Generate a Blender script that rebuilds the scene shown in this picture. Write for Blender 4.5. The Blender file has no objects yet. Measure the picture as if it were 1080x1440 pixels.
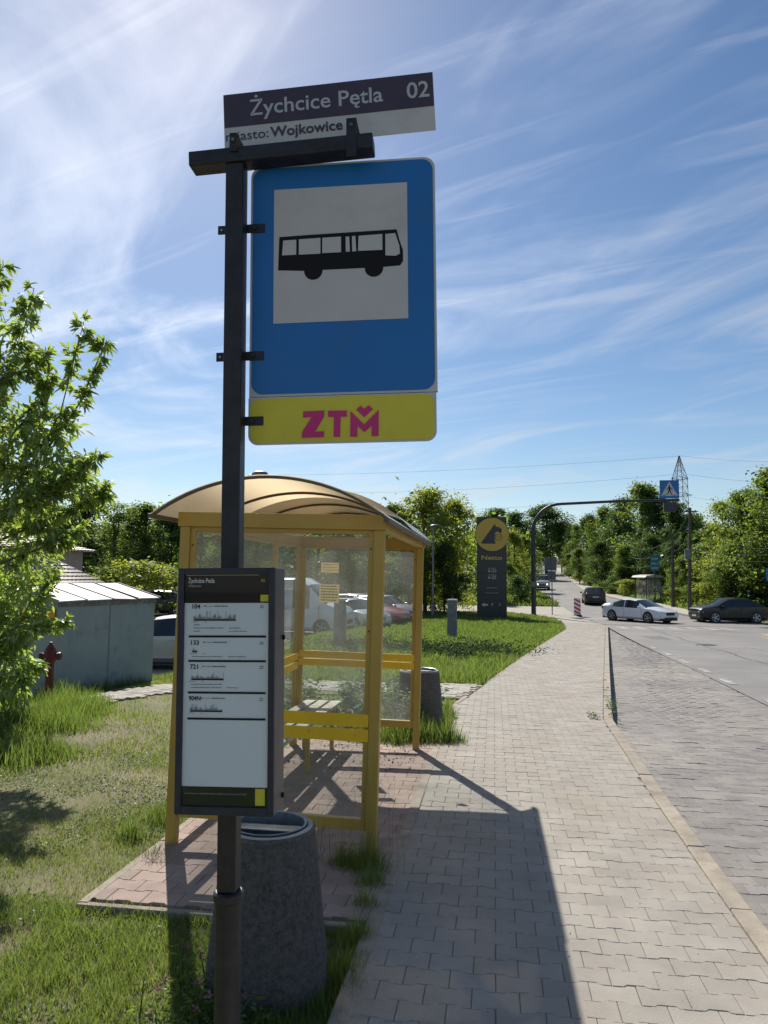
import bpy, bmesh, math, random
import numpy as np
from mathutils import Vector, Matrix
random.seed(7); rng = np.random.default_rng(7)
R = math.radians
sc = bpy.context.scene; col = sc.collection
# ------------------------------------------------------------------ camera, sky, sun, exposure
FPX = 1040.0; CH = 1.7
yaw, pit, rol = R(8.48), R(4.84), R(0.5)
fw = Vector((-math.sin(yaw)*math.cos(pit), math.cos(yaw)*math.cos(pit), math.sin(pit)))
r0 = Vector((math.cos(yaw), math.sin(yaw), 0)); u0 = r0.cross(fw)
CR = r0*math.cos(rol) + u0*math.sin(rol); CU = u0*math.cos(rol) - r0*math.sin(rol)
CO = Vector((0, 0, CH))
cam_d = bpy.data.cameras.new('camera'); cam = bpy.data.objects.new('camera', cam_d); col.objects.link(cam)
cam.matrix_world = Matrix(((CR.x, CU.x, -fw.x, 0), (CR.y, CU.y, -fw.y, 0), (CR.z, CU.z, -fw.z, CH), (0, 0, 0, 1)))
cam_d.sensor_fit = 'VERTICAL'; cam_d.sensor_height = 36; cam_d.lens = FPX/1440*36
cam_d.clip_start = 0.05; cam_d.clip_end = 3000
sc.camera = cam
SUN_EL, SUN_AZ = R(41.5), R(-24.7)          # azimuth from +Y towards +X
world = bpy.data.worlds.new('World'); sc.world = world; world.use_nodes = True
nt = world.node_tree; nt.nodes.clear()
def N(t, **k):
    n = nt.nodes.new(t)
    for a, b in k.items(): setattr(n, a, b)
    return n
def L(a, b): nt.links.new(a, b)
out = N('ShaderNodeOutputWorld'); bg = N('ShaderNodeBackground'); sky = N('ShaderNodeTexSky', sky_type='NISHITA')
sky.sun_disc = False; sky.sun_elevation = SUN_EL; sky.sun_rotation = SUN_AZ
sky.altitude = 200; sky.air_density = 1.0; sky.dust_density = 0.35; sky.ozone_density = 2.2
bg.inputs[1].default_value = 0.074
tc = N('ShaderNodeTexCoord'); sx = N('ShaderNodeSeparateXYZ'); L(tc.outputs['Generated'], sx.inputs[0])
zz = N('ShaderNodeMath', operation='MAXIMUM'); L(sx.outputs[2], zz.inputs[0]); zz.inputs[1].default_value = 0.0
za = N('ShaderNodeMath', operation='ADD'); L(zz.outputs[0], za.inputs[0]); za.inputs[1].default_value = 0.09
dx = N('ShaderNodeMath', operation='DIVIDE'); L(sx.outputs[0], dx.inputs[0]); L(za.outputs[0], dx.inputs[1])
dy = N('ShaderNodeMath', operation='DIVIDE'); L(sx.outputs[1], dy.inputs[0]); L(za.outputs[0], dy.inputs[1])
cb = N('ShaderNodeCombineXYZ'); L(dx.outputs[0], cb.inputs[0]); L(dy.outputs[0], cb.inputs[1])
def cloud_layer(rotz, scl, sx_, sy_, lo, hi, det, dist, seed):
    mr = N('ShaderNodeMapping'); mr.inputs['Rotation'].default_value = (0, 0, R(rotz)); L(cb.outputs[0], mr.inputs[0])
    ms = N('ShaderNodeMapping'); ms.inputs['Scale'].default_value = (sx_, sy_, 1); ms.inputs['Location'].default_value = (seed, seed*0.7, 0)
    L(mr.outputs[0], ms.inputs[0])
    no = N('ShaderNodeTexNoise'); no.inputs['Scale'].default_value = scl; no.inputs['Detail'].default_value = det
    no.inputs['Roughness'].default_value = 0.55; no.inputs['Distortion'].default_value = dist
    L(ms.outputs[0], no.inputs[0])
    m = N('ShaderNodeMapRange', clamp=True); m.interpolation_type = 'SMOOTHSTEP'
    m.inputs[1].default_value = lo; m.inputs[2].default_value = hi; L(no.outputs[0], m.inputs[0])
    return m.outputs[0]
c1 = cloud_layer(38, 1.0, 0.8, 1.6, 0.42, 0.80, 7, 1.3, 3.1)
c2 = cloud_layer(20, 2.2, 0.35, 2.6, 0.50, 0.86, 8, 0.9, 9.4)
c3 = cloud_layer(0, 0.35, 1, 1, 0.30, 0.65, 3, 0.0, 5.5)
ml = N('ShaderNodeMath', operation='MULTIPLY'); L(c2, ml.inputs[0]); ml.inputs[1].default_value = 0.6
ad = N('ShaderNodeMath', operation='ADD'); L(c1, ad.inputs[0]); L(ml.outputs[0], ad.inputs[1])
m3 = N('ShaderNodeMapRange'); L(c3, m3.inputs[0]); m3.inputs[3].default_value = 0.45; m3.inputs[4].default_value = 1.0
mm = N('ShaderNodeMath', operation='MULTIPLY', use_clamp=True); L(ad.outputs[0], mm.inputs[0]); L(m3.outputs[0], mm.inputs[1])
fac = N('ShaderNodeMath', operation='MULTIPLY', use_clamp=True); L(mm.outputs[0], fac.inputs[0]); fac.inputs[1].default_value = 0.72
hs = N('ShaderNodeHueSaturation'); hs.inputs['Saturation'].default_value = 1.14; hs.inputs['Value'].default_value = 1.0
L(sky.outputs[0], hs.inputs['Color'])
# veil of cloud glows more towards the sun (thin cirrus forward-scatters)
vn = N('ShaderNodeVectorMath', operation='DOT_PRODUCT'); L(tc.outputs['Generated'], vn.inputs[0])
vn.inputs[1].default_value = (math.sin(SUN_AZ)*math.cos(SUN_EL), math.cos(SUN_AZ)*math.cos(SUN_EL), math.sin(SUN_EL))
vr = N('ShaderNodeMapRange', clamp=True); vr.interpolation_type = 'SMOOTHERSTEP'
vr.inputs[1].default_value = 0.70; vr.inputs[2].default_value = 1.0; vr.inputs[3].default_value = 7.4; vr.inputs[4].default_value = 13.0
L(vn.outputs['Value'], vr.inputs[0])
cc = N('ShaderNodeCombineColor'); 
for i in range(3): L(vr.outputs[0], cc.inputs[i])
cm = N('ShaderNodeMix', data_type='RGBA', blend_type='MULTIPLY'); cm.inputs[0].default_value = 1
L(cc.outputs[0], cm.inputs[6]); cm.inputs[7].default_value = (0.95, 0.98, 1.06, 1)
mx = N('ShaderNodeMix', data_type='RGBA'); L(fac.outputs[0], mx.inputs[0]); L(hs.outputs[0], mx.inputs[6]); L(cm.outputs[2], mx.inputs[7])
L(mx.outputs[2], bg.inputs[0]); L(bg.outputs[0], out.inputs[0])
sd = bpy.data.lights.new('sun', 'SUN'); sd.energy = 5.0; sd.angle = R(0.53); sd.color = (1, 0.94, 0.85)
sun = bpy.data.objects.new('sun', sd); col.objects.link(sun)
sv = Vector((math.sin(SUN_AZ)*math.cos(SUN_EL), math.cos(SUN_AZ)*math.cos(SUN_EL), math.sin(SUN_EL)))
sun.rotation_euler = sv.to_track_quat('Z', 'Y').to_euler()
sc.view_settings.view_transform = 'Standard'; sc.view_settings.look = 'None'
sc.view_settings.exposure = 0.42; sc.view_settings.gamma = 1; sc.view_settings.use_curve_mapping = False
sc.render.engine = 'CYCLES'
sc.cycles.max_bounces = 8; sc.cycles.transparent_max_bounces = 24

# ------------------------------------------------------------------ ground shape
PY = [-30, 0, 20, 47, 56, 66, 99, 220, 330]; PZ = [.6, 0, -.4, -1.15, -1.05, -.76, 0, 5, 9]
def prof(y):
    y = np.asarray(y, float)
    return sum(np.interp(y+d, PY, PZ) for d in (-4, -2, 0, 2, 4))/5*(y > 12) + np.interp(y, PY, PZ)*(y <= 12)
def sstep(a, b, x):
    t = np.clip((np.asarray(x, float)-a)/(b-a), 0, 1); return t*t*(3-2*t)
def gz(x, y):
    p = prof(y)
    xb = np.interp(y, [12, 17, 31, 46, 70], [-5.5, -6.0, -6.0, -7, -8])
    p = p-.15*(1-sstep(-6.7, -6.1, x))*sstep(10.8, 12, y)*(1-sstep(15, 17, y))
    w = (1-sstep(xb-2.5, xb, x))*sstep(14.0, 17.2, y)*(1-sstep(62, 72, y))
    return p*(1-w) + (-0.98)*w
def G(x, y): return float(gz(x, y))
def at(px, py, D):          # photo pixel and distance ahead -> world point (used to measure the place)
    px, py, D = float(px), float(py), float(D)
    d = fw + (px-540)/FPX*CR - (py-720)/FPX*CU
    return CO + d*(D/(d.x*-math.sin(yaw)+d.y*math.cos(yaw)))
def kerbx(y): return np.interp(y, [-10, 4.2, 6.4, 10.5, 17.4, 43.2, 46, 54, 63, 91, 150, 198, 230], [1.25, 1.37, 1.42, 1.57, 2.56, 6.3, 6.3, 5.75, 5.6, 5.3, 6.6, 8.7, 8])
def asphx(y): return np.interp(y, [-10, 12.9, 16.7, 26.8, 36, 43.2, 46, 54, 63, 91, 150, 198, 230], [3.2, 4.34, 4.53, 5.09, 5.74, 6.3, 6.3, 5.75, 5.6, 5.3, 6.6, 8.7, 8])
def pavl(y): return np.interp(y, [-10, 3, 11, 15.3, 22.2, 37.4, 46, 50, 53, 55], [-.55, -.58, -.6, .07, 1.12, 3.5, 4.1, 4.0, 3.2, 1.5])
def roadr(y): return np.interp(y, [-10, 30, 36, 37.5, 38.5, 52, 53, 60, 81, 97, 151, 198, 230], [10.2, 10.6, 12.0, 14.0, 16.5, 16.5, 14.2, 13.4, 12.0, 11.2, 13.2, 15, 14.5])

# ------------------------------------------------------------------ materials
MATS = {}
def mat(name, c, rough=.6, metal=0, var=.12, scale=6, bump=0, bscale=60, c2=None, c2amt=.5, island=0, obj=0, spec=.5, dirt=None, dirtscale=3, dirtlo=.52, dirthi=.7, coat=0):
    if name in MATS: return MATS[name]
    m = bpy.data.materials.new(name); m.use_nodes = True; t = m.node_tree; b = t.nodes['Principled BSDF']
    b.inputs['Roughness'].default_value = rough; b.inputs['Metallic'].default_value = metal
    b.inputs['Specular IOR Level'].default_value = spec; b.inputs['Coat Weight'].default_value = coat
    tc = t.nodes.new('ShaderNodeTexCoord'); geo = t.nodes.new('ShaderNodeNewGeometry')
    co = geo.outputs['Position'] if obj < 0 else tc.outputs['Object']
    if obj > 0:
        oi = t.nodes.new('ShaderNodeObjectInfo'); va = t.nodes.new('ShaderNodeVectorMath'); va.operation = 'ADD'
        t.links.new(geo.outputs['Position'], va.inputs[0]); co = va.outputs[0]
    no = t.nodes.new('ShaderNodeTexNoise'); no.inputs['Scale'].default_value = scale; no.inputs['Detail'].default_value = 6
    no.inputs['Roughness'].default_value = .65; t.links.new(co, no.inputs[0])
    mp = t.nodes.new('ShaderNodeMapRange'); t.links.new(no.outputs[0], mp.inputs[0])
    mp.inputs[1].default_value = .3; mp.inputs[2].default_value = .7
    mix = t.nodes.new('ShaderNodeMix'); mix.data_type = 'RGBA'
    d = c2 if c2 else tuple(v*(1-2*var) for v in c); a = tuple(min(1, v*(1+(0 if c2 else var))) for v in c)
    mix.inputs[6].default_value = (*a, 1); mix.inputs[7].default_value = (*d, 1)
    mp.inputs[4].default_value = c2amt*2 if c2 else 1
    t.links.new(mp.outputs[0], mix.inputs[0]); last = mix.outputs[2]
    if dirt:
        n2 = t.nodes.new('ShaderNodeTexNoise'); n2.inputs['Scale'].default_value = dirtscale; n2.inputs['Detail'].default_value = 8
        n2.inputs['Roughness'].default_value = .7; t.links.new(co, n2.inputs[0])
        m2 = t.nodes.new('ShaderNodeMapRange'); m2.interpolation_type = 'SMOOTHSTEP'; t.links.new(n2.outputs[0], m2.inputs[0])
        m2.inputs[1].default_value = dirtlo; m2.inputs[2].default_value = dirthi
        x2 = t.nodes.new('ShaderNodeMix'); x2.data_type = 'RGBA'; t.links.new(m2.outputs[0], x2.inputs[0])
        t.links.new(last, x2.inputs[6]); x2.inputs[7].default_value = (*dirt, 1); last = x2.outputs[2]
    if island:
        ri = geo.outputs['Random Per Island']
        oi = t.nodes.new('ShaderNodeObjectInfo'); s = t.nodes.new('ShaderNodeMath'); s.operation = 'ADD'
        t.links.new(ri, s.inputs[0]); t.links.new(oi.outputs['Random'], s.inputs[1])
        f = t.nodes.new('ShaderNodeMath'); f.operation = 'FRACT'; t.links.new(s.outputs[0], f.inputs[0])
        mr = t.nodes.new('ShaderNodeMapRange'); t.links.new(f.outputs[0], mr.inputs[0])
        mr.inputs[3].default_value = 1-island; mr.inputs[4].default_value = 1+island
        h = t.nodes.new('ShaderNodeHueSaturation'); t.links.new(mr.outputs[0], h.inputs['Value']); t.links.new(last, h.inputs['Color'])
        last = h.outputs[0]
    t.links.new(last, b.inputs['Base Color'])
    if bump:
        n3 = t.nodes.new('ShaderNodeTexNoise'); n3.inputs['Scale'].default_value = bscale; n3.inputs['Detail'].default_value = 5
        t.links.new(co, n3.inputs[0]); bp = t.nodes.new('ShaderNodeBump'); bp.inputs['Strength'].default_value = bump
        bp.inputs['Distance'].default_value = .01; t.links.new(n3.outputs[0], bp.inputs['Height']); t.links.new(bp.outputs[0], b.inputs['Normal'])
    MATS[name] = m; return m
def leafmat(name, c, tr, trans=.5, var=.35, gloss=.03, oscale=.5):
    m = bpy.data.materials.new(name); m.use_nodes = True; t = m.node_tree; t.nodes.clear()
    def n(x): return t.nodes.new(x)
    geo = n('ShaderNodeNewGeometry'); oi = n('ShaderNodeObjectInfo'); o = n('ShaderNodeOutputMaterial')
    s = n('ShaderNodeMath'); s.operation = 'ADD'; t.links.new(geo.outputs['Random Per Island'], s.inputs[0])
    s2 = n('ShaderNodeMath'); s2.operation = 'MULTIPLY'; t.links.new(oi.outputs['Random'], s2.inputs[0]); s2.inputs[1].default_value = oscale
    t.links.new(s2.outputs[0], s.inputs[1])
    mr = n('ShaderNodeMapRange'); t.links.new(s.outputs[0], mr.inputs[0]); mr.inputs[2].default_value = 1+oscale
    mr.inputs[3].default_value = 1-var; mr.inputs[4].default_value = 1+var
    hv = n('ShaderNodeMapRange'); t.links.new(geo.outputs['Random Per Island'], hv.inputs[0]); hv.inputs[3].default_value = .485; hv.inputs[4].default_value = .515
    def shade(cl, kind):
        h = n('ShaderNodeHueSaturation'); h.inputs['Color'].default_value = (*cl, 1); t.links.new(mr.outputs[0], h.inputs['Value']); t.links.new(hv.outputs[0], h.inputs['Hue'])
        b = n(kind); t.links.new(h.outputs[0], b.inputs[0]); return b
    a = shade(c, 'ShaderNodeBsdfDiffuse'); b = shade(tr, 'ShaderNodeBsdfTranslucent')
    g = n('ShaderNodeBsdfGlossy'); g.inputs['Roughness'].default_value = .45; g.inputs[0].default_value = (.9, .95, 1, 1)
    m1 = n('ShaderNodeMixShader'); m1.inputs[0].default_value = trans; t.links.new(a.outputs[0], m1.inputs[1]); t.links.new(b.outputs[0], m1.inputs[2])
    m2 = n('ShaderNodeMixShader'); m2.inputs[0].default_value = gloss; t.links.new(m1.outputs[0], m2.inputs[1]); t.links.new(g.outputs[0], m2.inputs[2])
    t.links.new(m2.outputs[0], o.inputs[0]); MATS[name] = m; return m
def glassmat(name, tint=(.97, .985, .98), dirt=.06, refl=.08, dcol=(.5, .5, .47)):
    m = bpy.data.materials.new(name); m.use_nodes = True; t = m.node_tree; t.nodes.clear()
    def n(x): return t.nodes.new(x)
    o = n('ShaderNodeOutputMaterial'); tr = n('ShaderNodeBsdfTransparent'); tr.inputs[0].default_value = (*tint, 1)
    gl = n('ShaderNodeBsdfGlossy'); gl.inputs['Roughness'].default_value = .02
    lw = n('ShaderNodeLayerWeight'); lw.inputs[0].default_value = .5; pw_ = n('ShaderNodeMath'); pw_.operation = 'POWER'; t.links.new(lw.outputs['Facing'], pw_.inputs[0]); pw_.inputs[1].default_value = 4
    fr = n('ShaderNodeMapRange'); t.links.new(pw_.outputs[0], fr.inputs[0]); fr.inputs[3].default_value = refl*.4; fr.inputs[4].default_value = .7
    m1 = n('ShaderNodeMixShader'); t.links.new(fr.outputs[0], m1.inputs[0]); t.links.new(tr.outputs[0], m1.inputs[1]); t.links.new(gl.outputs[0], m1.inputs[2])
    df = n('ShaderNodeBsdfDiffuse'); df.inputs[0].default_value = (*dcol, 1); tl = n('ShaderNodeBsdfTranslucent'); tl.inputs[0].default_value = (*dcol, 1)
    m0 = n('ShaderNodeMixShader'); m0.inputs[0].default_value = .5; t.links.new(df.outputs[0], m0.inputs[1]); t.links.new(tl.outputs[0], m0.inputs[2])
    geo = n('ShaderNodeNewGeometry'); no = n('ShaderNodeTexNoise'); no.inputs['Scale'].default_value = 2.2; no.inputs['Detail'].default_value = 3; no.inputs['Roughness'].default_value = .5
    t.links.new(geo.outputs['Position'], no.inputs[0]); mp = n('ShaderNodeMapRange'); t.links.new(no.outputs[0], mp.inputs[0])
    mp.inputs[1].default_value = .35; mp.inputs[2].default_value = .75; mp.inputs[3].default_value = dirt*.4; mp.inputs[4].default_value = dirt*2.2
    m2 = n('ShaderNodeMixShader'); t.links.new(mp.outputs[0], m2.inputs[0]); t.links.new(m1.outputs[0], m2.inputs[1]); t.links.new(m0.outputs[0], m2.inputs[2])
    t.links.new(m2.outputs[0], o.inputs[0]); MATS[name] = m; return m

M = dict(
 soil=mat('lawn_soil', (.10, .105, .035), .95, c2=(.20, .165, .10), c2amt=.5, scale=1.3, bump=.6, bscale=30, obj=-1, dirt=(.06, .085, .02), dirtscale=.5),
 joint=mat('joint_sand', (.19, .16, .115), .95, bump=.5, bscale=80, obj=-1, dirt=(.09, .085, .05), dirtscale=2),
 paver=mat('grey_paver', (.315, .288, .248), .88, var=.1, scale=3, bump=.35, bscale=160, island=.07, obj=-1, dirt=(.275, .24, .195), dirtscale=.9, dirtlo=.45, dirthi=.7),
 pink=mat('pink_paver', (.315, .235, .195), .88, var=.12, scale=4, bump=.35, bscale=160, island=.12, obj=-1, dirt=(.30, .245, .19), dirtscale=2.4),
 baypaver=mat('bay_paver', (.205, .188, .175), .8, var=.14, scale=4, bump=.35, bscale=150, island=.13, obj=-1, dirt=(.265, .24, .205), dirtscale=.3, dirtlo=.40, dirthi=.64),
 lightpaver=mat('pale_paver', (.36, .33, .28), .9, var=.12, island=.1, obj=-1, bump=.3, dirt=(.22, .2, .15), dirtscale=1.5),
 kerb=mat('kerb_concrete', (.33, .285, .225), .9, var=.15, scale=5, bump=.5, bscale=120, island=.08, obj=-1, dirt=(.19, .16, .12), dirtscale=3),
 asphalt=mat('asphalt', (.175, .168, .162), .8, var=.1, scale=.6, bump=.5, bscale=200, obj=-1, dirt=(.235, .22, .20), dirtscale=.25, dirtlo=.42, dirthi=.7),
 roadpaint=mat('road_paint', (.42, .41, .38), .8, obj=-1, dirt=(.20, .19, .18), dirtscale=6, dirtlo=.38, dirthi=.56),
 concrete=mat('washed_concrete', (.105, .10, .098), .9, var=.3, scale=40, bump=1.0, bscale=170, dirt=(.155, .145, .13), dirtscale=110, dirtlo=.52, dirthi=.66),
 rim=mat('bin_rim', (.35, .34, .31), .8, dirt=(.12, .12, .1), dirtscale=12),
 liner=mat('bin_liner_metal', (.28, .31, .33), .38, .7, var=.2, scale=10, dirt=(.15, .15, .14), dirtscale=14),
 pole=mat('dark_pole_paint', (.022, .021, .025), .45, .2, var=.25, scale=20, bump=.15, bscale=90, dirt=(.07, .068, .068), dirtscale=25, dirtlo=.66, dirthi=.72),
 case=mat('case_paint', (.022, .028, .045), .45, .2, var=.2, scale=18, bump=.1, dirt=(.09, .09, .09), dirtscale=40, dirtlo=.66, dirthi=.72),
 caseside=mat('case_side_paint', (.10, .085, .085), .5, .3, var=.2, dirt=(.2, .18, .17), dirtscale=40, dirtlo=.64, dirthi=.7),
 signblue=mat('sign_blue', (.004, .135, .42), .42, var=.04, scale=3, dirt=(.012, .13, .36), dirtscale=6),
 signwhite=mat('sign_white', (.50, .495, .49), .5, var=.04, scale=3, dirt=(.45, .44, .43), dirtscale=9),
 signback=mat('sign_back', (.11, .12, .13), .5, .5),
 signyellow=mat('sign_yellow', (.62, .55, .035), .5, var=.05),
 signpurple=mat('sign_dark', (.050, .034, .062), .5, var=.1),
 black=mat('print_black', (.012, .012, .015), .6, var=.05, spec=.15),
 pink_print=mat('print_pink', (.55, .02, .17), .5, var=.05),
 paper=mat('paper', (.70, .73, .79), .6, var=.03, scale=2),
 greytext=mat('print_grey', (.13, .14, .16), .6, var=.02),
 palegrey=mat('print_pale', (.42, .43, .45), .6, var=.02),
 shelter=mat('ochre_paint', (.46, .30, .055), .42, var=.06, scale=2, bump=.06, bscale=140, dirt=(.12, .075, .035), dirtscale=26, dirtlo=.67, dirthi=.73),
 board=mat('yellow_board', (.86, .52, .012), .45, var=.05, scale=5, dirt=(.6, .33, .04), dirtscale=20, dirtlo=.6),
 bench=mat('bench_wood', (.46, .42, .34), .75, var=.2, scale=9, bump=.4, bscale=60, dirt=(.25, .21, .16), dirtscale=7),
 seal=mat('rubber_seal', (.02, .018, .016), .7),
 tarpaper=mat('notice_print', (.62, .60, .50), .7, var=.05),
 red=mat('notice_red', (.5, .12, .10), .7),
 hydrant=mat('hydrant_red', (.11, .014, .016), .5, var=.25, scale=9, bump=.2, dirt=(.09, .03, .02), dirtscale=20),
 kiosk=mat('kiosk_wall', (.27, .325, .325), .6, var=.06, scale=2, dirt=(.17, .22, .23), dirtscale=2.5),
 kiosktop=mat('kiosk_roof', (.40, .39, .365), .65, var=.06, scale=4, dirt=(.4, .38, .35), dirtscale=3),
 orange=mat('orange_board', (.75, .33, .02), .6),
 tile=mat('roof_tile', (.075, .05, .048), .6, var=.2, island=.2),
 plaster=mat('plaster_wall', (.30, .27, .23), .9, var=.1, dirt=(.2, .17, .14), dirtscale=2),
 woodbrown=mat('brown_board', (.12, .075, .05), .7, var=.2),
 netto=mat('pylon_dark', (.018, .02, .026), .35, var=.08, scale=1),
 nettoy=mat('pylon_yellow', (.50, .34, .05), .5, var=.04),
 lamp=mat('galvanised', (.16, .17, .18), .45, .6, var=.12),
 galv=mat('gantry_steel', (.045, .05, .055), .5, .4, var=.1),
 post=mat('grey_post', (.17, .19, .19), .85, var=.15, bump=.3, dirt=(.26, .27, .26), dirtscale=5),
 bollard_red=mat('barrier_red', (.55, .03, .03), .5), white=mat('white_paint', (.75, .75, .73), .5, var=.04),
 wood=mat('utility_pole_wood', (.10, .085, .07), .9, var=.2),
 bark=mat('bark', (.085, .068, .05), .95, var=.3, scale=8, bump=.8, bscale=25),
 twig=mat('twig', (.12, .09, .06), .9),
 tyre=mat('tyre', (.02, .02, .02), .85), rimm=mat('wheel_rim', (.35, .36, .38), .3, .9), carglass=mat('car_glass', (.015, .02, .022), .06, 0, spec=.8),
 cwhite=mat('car_white', (.66, .68, .71), .25, 0, var=.02, coat=.6), cblack=mat('car_black', (.008, .009, .012), .3, 0, var=.02, spec=.35, coat=.25),
 csilver=mat('car_silver', (.33, .35, .38), .3, .5, var=.02, coat=.6), cred=mat('car_red', (.22, .03, .035), .3, 0, coat=.6), cgrey=mat('car_grey', (.25, .29, .30), .3, .3, coat=.6),
 trim=mat('car_trim', (.02, .02, .022), .6), taillamp=mat('tail_lamp', (.25, .01, .01), .2), plate=mat('number_plate', (.6, .6, .58), .5),
 lens=mat('lamp_lens', (.7, .72, .75), .1, .3), tower=mat('tower_steel', (.19, .205, .225), .6, .3), wire=mat('wire', (.10, .11, .13), .6),
 manhole=mat('cast_iron', (.05, .045, .04), .6, .5), greensign=mat('stop_teal', (.02, .16, .20), .5), bstop=mat('far_glass', (.09, .12, .13), .1),
)
em = bpy.data.materials.new('headlight_lit'); em.use_nodes = True; eb = em.node_tree.nodes['Principled BSDF']
eb.inputs['Emission Color'].default_value = (1, .97, .9, 1); eb.inputs['Emission Strength'].default_value = 6; M['lit'] = em
glass = glassmat('shelter_glass', dirt=.07); M['glass'] = glass
M['vanglass'] = M['carglass']
# bronze translucent roof sheet
pm = bpy.data.materials.new('bronze_sheet'); pm.use_nodes = True; t = pm.node_tree; t.nodes.clear()
o_ = t.nodes.new('ShaderNodeOutputMaterial'); tl = t.nodes.new('ShaderNodeBsdfTranslucent'); tl.inputs[0].default_value = (.50, .40, .27, 1)
df = t.nodes.new('ShaderNodeBsdfDiffuse'); df.inputs[0].default_value = (.30, .25, .18, 1)
tp = t.nodes.new('ShaderNodeBsdfTransparent'); tp.inputs[0].default_value = (.55, .42, .25, 1)
gl = t.nodes.new('ShaderNodeBsdfGlossy'); gl.inputs['Roughness'].default_value = .34; gl.inputs[0].default_value = (.95, .93, .92, 1)
a1 = t.nodes.new('ShaderNodeMixShader'); a1.inputs[0].default_value = .55; t.links.new(df.outputs[0], a1.inputs[1]); t.links.new(tl.outputs[0], a1.inputs[2])
a2 = t.nodes.new('ShaderNodeMixShader'); a2.inputs[0].default_value = .12; t.links.new(a1.outputs[0], a2.inputs[1]); t.links.new(tp.outputs[0], a2.inputs[2])
lw_ = t.nodes.new('ShaderNodeLayerWeight'); lw_.inputs[0].default_value = .35; fr = t.nodes.new('ShaderNodeMapRange'); t.links.new(lw_.outputs['Facing'], fr.inputs[0]); fr.inputs[1].default_value = .3; fr.inputs[3].default_value = .04; fr.inputs[4].default_value = .65
rf_ = t.nodes.new('ShaderNodeBsdfRefraction'); rf_.inputs['IOR'].default_value = 1.02; rf_.inputs['Roughness'].default_value = .62; rf_.inputs[0].default_value = (.95, .78, .54, 1)
a4 = t.nodes.new('ShaderNodeMixShader'); a4.inputs[0].default_value = .35; t.links.new(a2.outputs[0], a4.inputs[1]); t.links.new(rf_.outputs[0], a4.inputs[2])
a3 = t.nodes.new('ShaderNodeMixShader'); t.links.new(fr.outputs[0], a3.inputs[0]); t.links.new(a4.outputs[0], a3.inputs[1]); t.links.new(gl.outputs[0], a3.inputs[2])
t.links.new(a3.outputs[0], o_.inputs[0]); M['sheet'] = pm; M['cover'] = mat('grey_sheet', (.20, .18, .17), .28, var=.1, coat=.4, dirt=(.13, .11, .10), dirtscale=6)
M['lf_dark'] = leafmat('leaf_dark', (.045, .08, .022), (.13, .22, .03), .42)
M['lf_mid'] = leafmat('leaf_mid', (.07, .115, .028), (.26, .36, .04), .5)
M['lf_yel'] = leafmat('leaf_yellowgreen', (.11, .155, .032), (.42, .48, .05), .55)
M['lf_near'] = leafmat('leaf_near', (.11, .175, .045), (.43, .56, .085), .6, gloss=.07)
M['grass'] = leafmat('grass_blade', (.095, .135, .032), (.31, .39, .05), .45, var=.45, gloss=.04)
M['grassdry'] = leafmat('grass_dry', (.20, .18, .09), (.26, .24, .11), .3, var=.3)
M['grasslush'] = leafmat('grass_lush', (.095, .125, .038), (.25, .35, .055), .45, var=.45, gloss=.03)
M['lf_weed'] = leafmat('leaf_weed', (.075, .125, .045), (.20, .30, .06), .4)
M['juniper'] = leafmat('juniper', (.022, .05, .016), (.05, .09, .02), .3, gloss=.01)
M['notice'] = leafmat('thin_paper', (.62, .58, .45), (.75, .68, .50), .6, var=0, gloss=0)
M['flower'] = leafmat('clover_flower', (.4, .12, .22), (.4, .12, .22), .3)

# ------------------------------------------------------------------ mesh helpers
def tag(o, label=None, cat=None, group=None, kind=None):
    if label: o['label'] = label
    if cat: o['category'] = cat
    if group: o['group'] = group
    if kind: o['kind'] = kind
    return o
def empty(name, loc=(0, 0, 0), rz=0, label=None, cat=None, group=None, rot=None):
    o = bpy.data.objects.new(name, None); col.objects.link(o); o.location = loc
    o.rotation_euler = rot if rot else (0, 0, rz); o.empty_display_size = .3
    return tag(o, label, cat, group)
def link(name, me, parent=None, loc=None):
    o = bpy.data.objects.new(name, me); col.objects.link(o)
    if parent: o.parent = parent
    if loc is not None: o.location = loc
    return o
def np_mesh(name, V, F, mats, mi=None, smooth=False):
    V = np.asarray(V, np.float32).reshape(-1, 3); F = np.asarray(F, np.int32); n, k = F.shape
    me = bpy.data.meshes.new(name); me.vertices.add(len(V)); me.vertices.foreach_set('co', V.ravel())
    me.loops.add(n*k); me.loops.foreach_set('vertex_index', F.ravel())
    me.polygons.add(n); me.polygons.foreach_set('loop_start', np.arange(0, n*k, k, dtype=np.int32))
    if smooth: me.polygons.foreach_set('use_smooth', np.ones(n, bool))
    for m in (mats if isinstance(mats, (list, tuple)) else [mats]): me.materials.append(m)
    if mi is not None: me.polygons.foreach_set('material_index', np.asarray(mi, np.int32))
    me.update(calc_edges=True); return me
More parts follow.
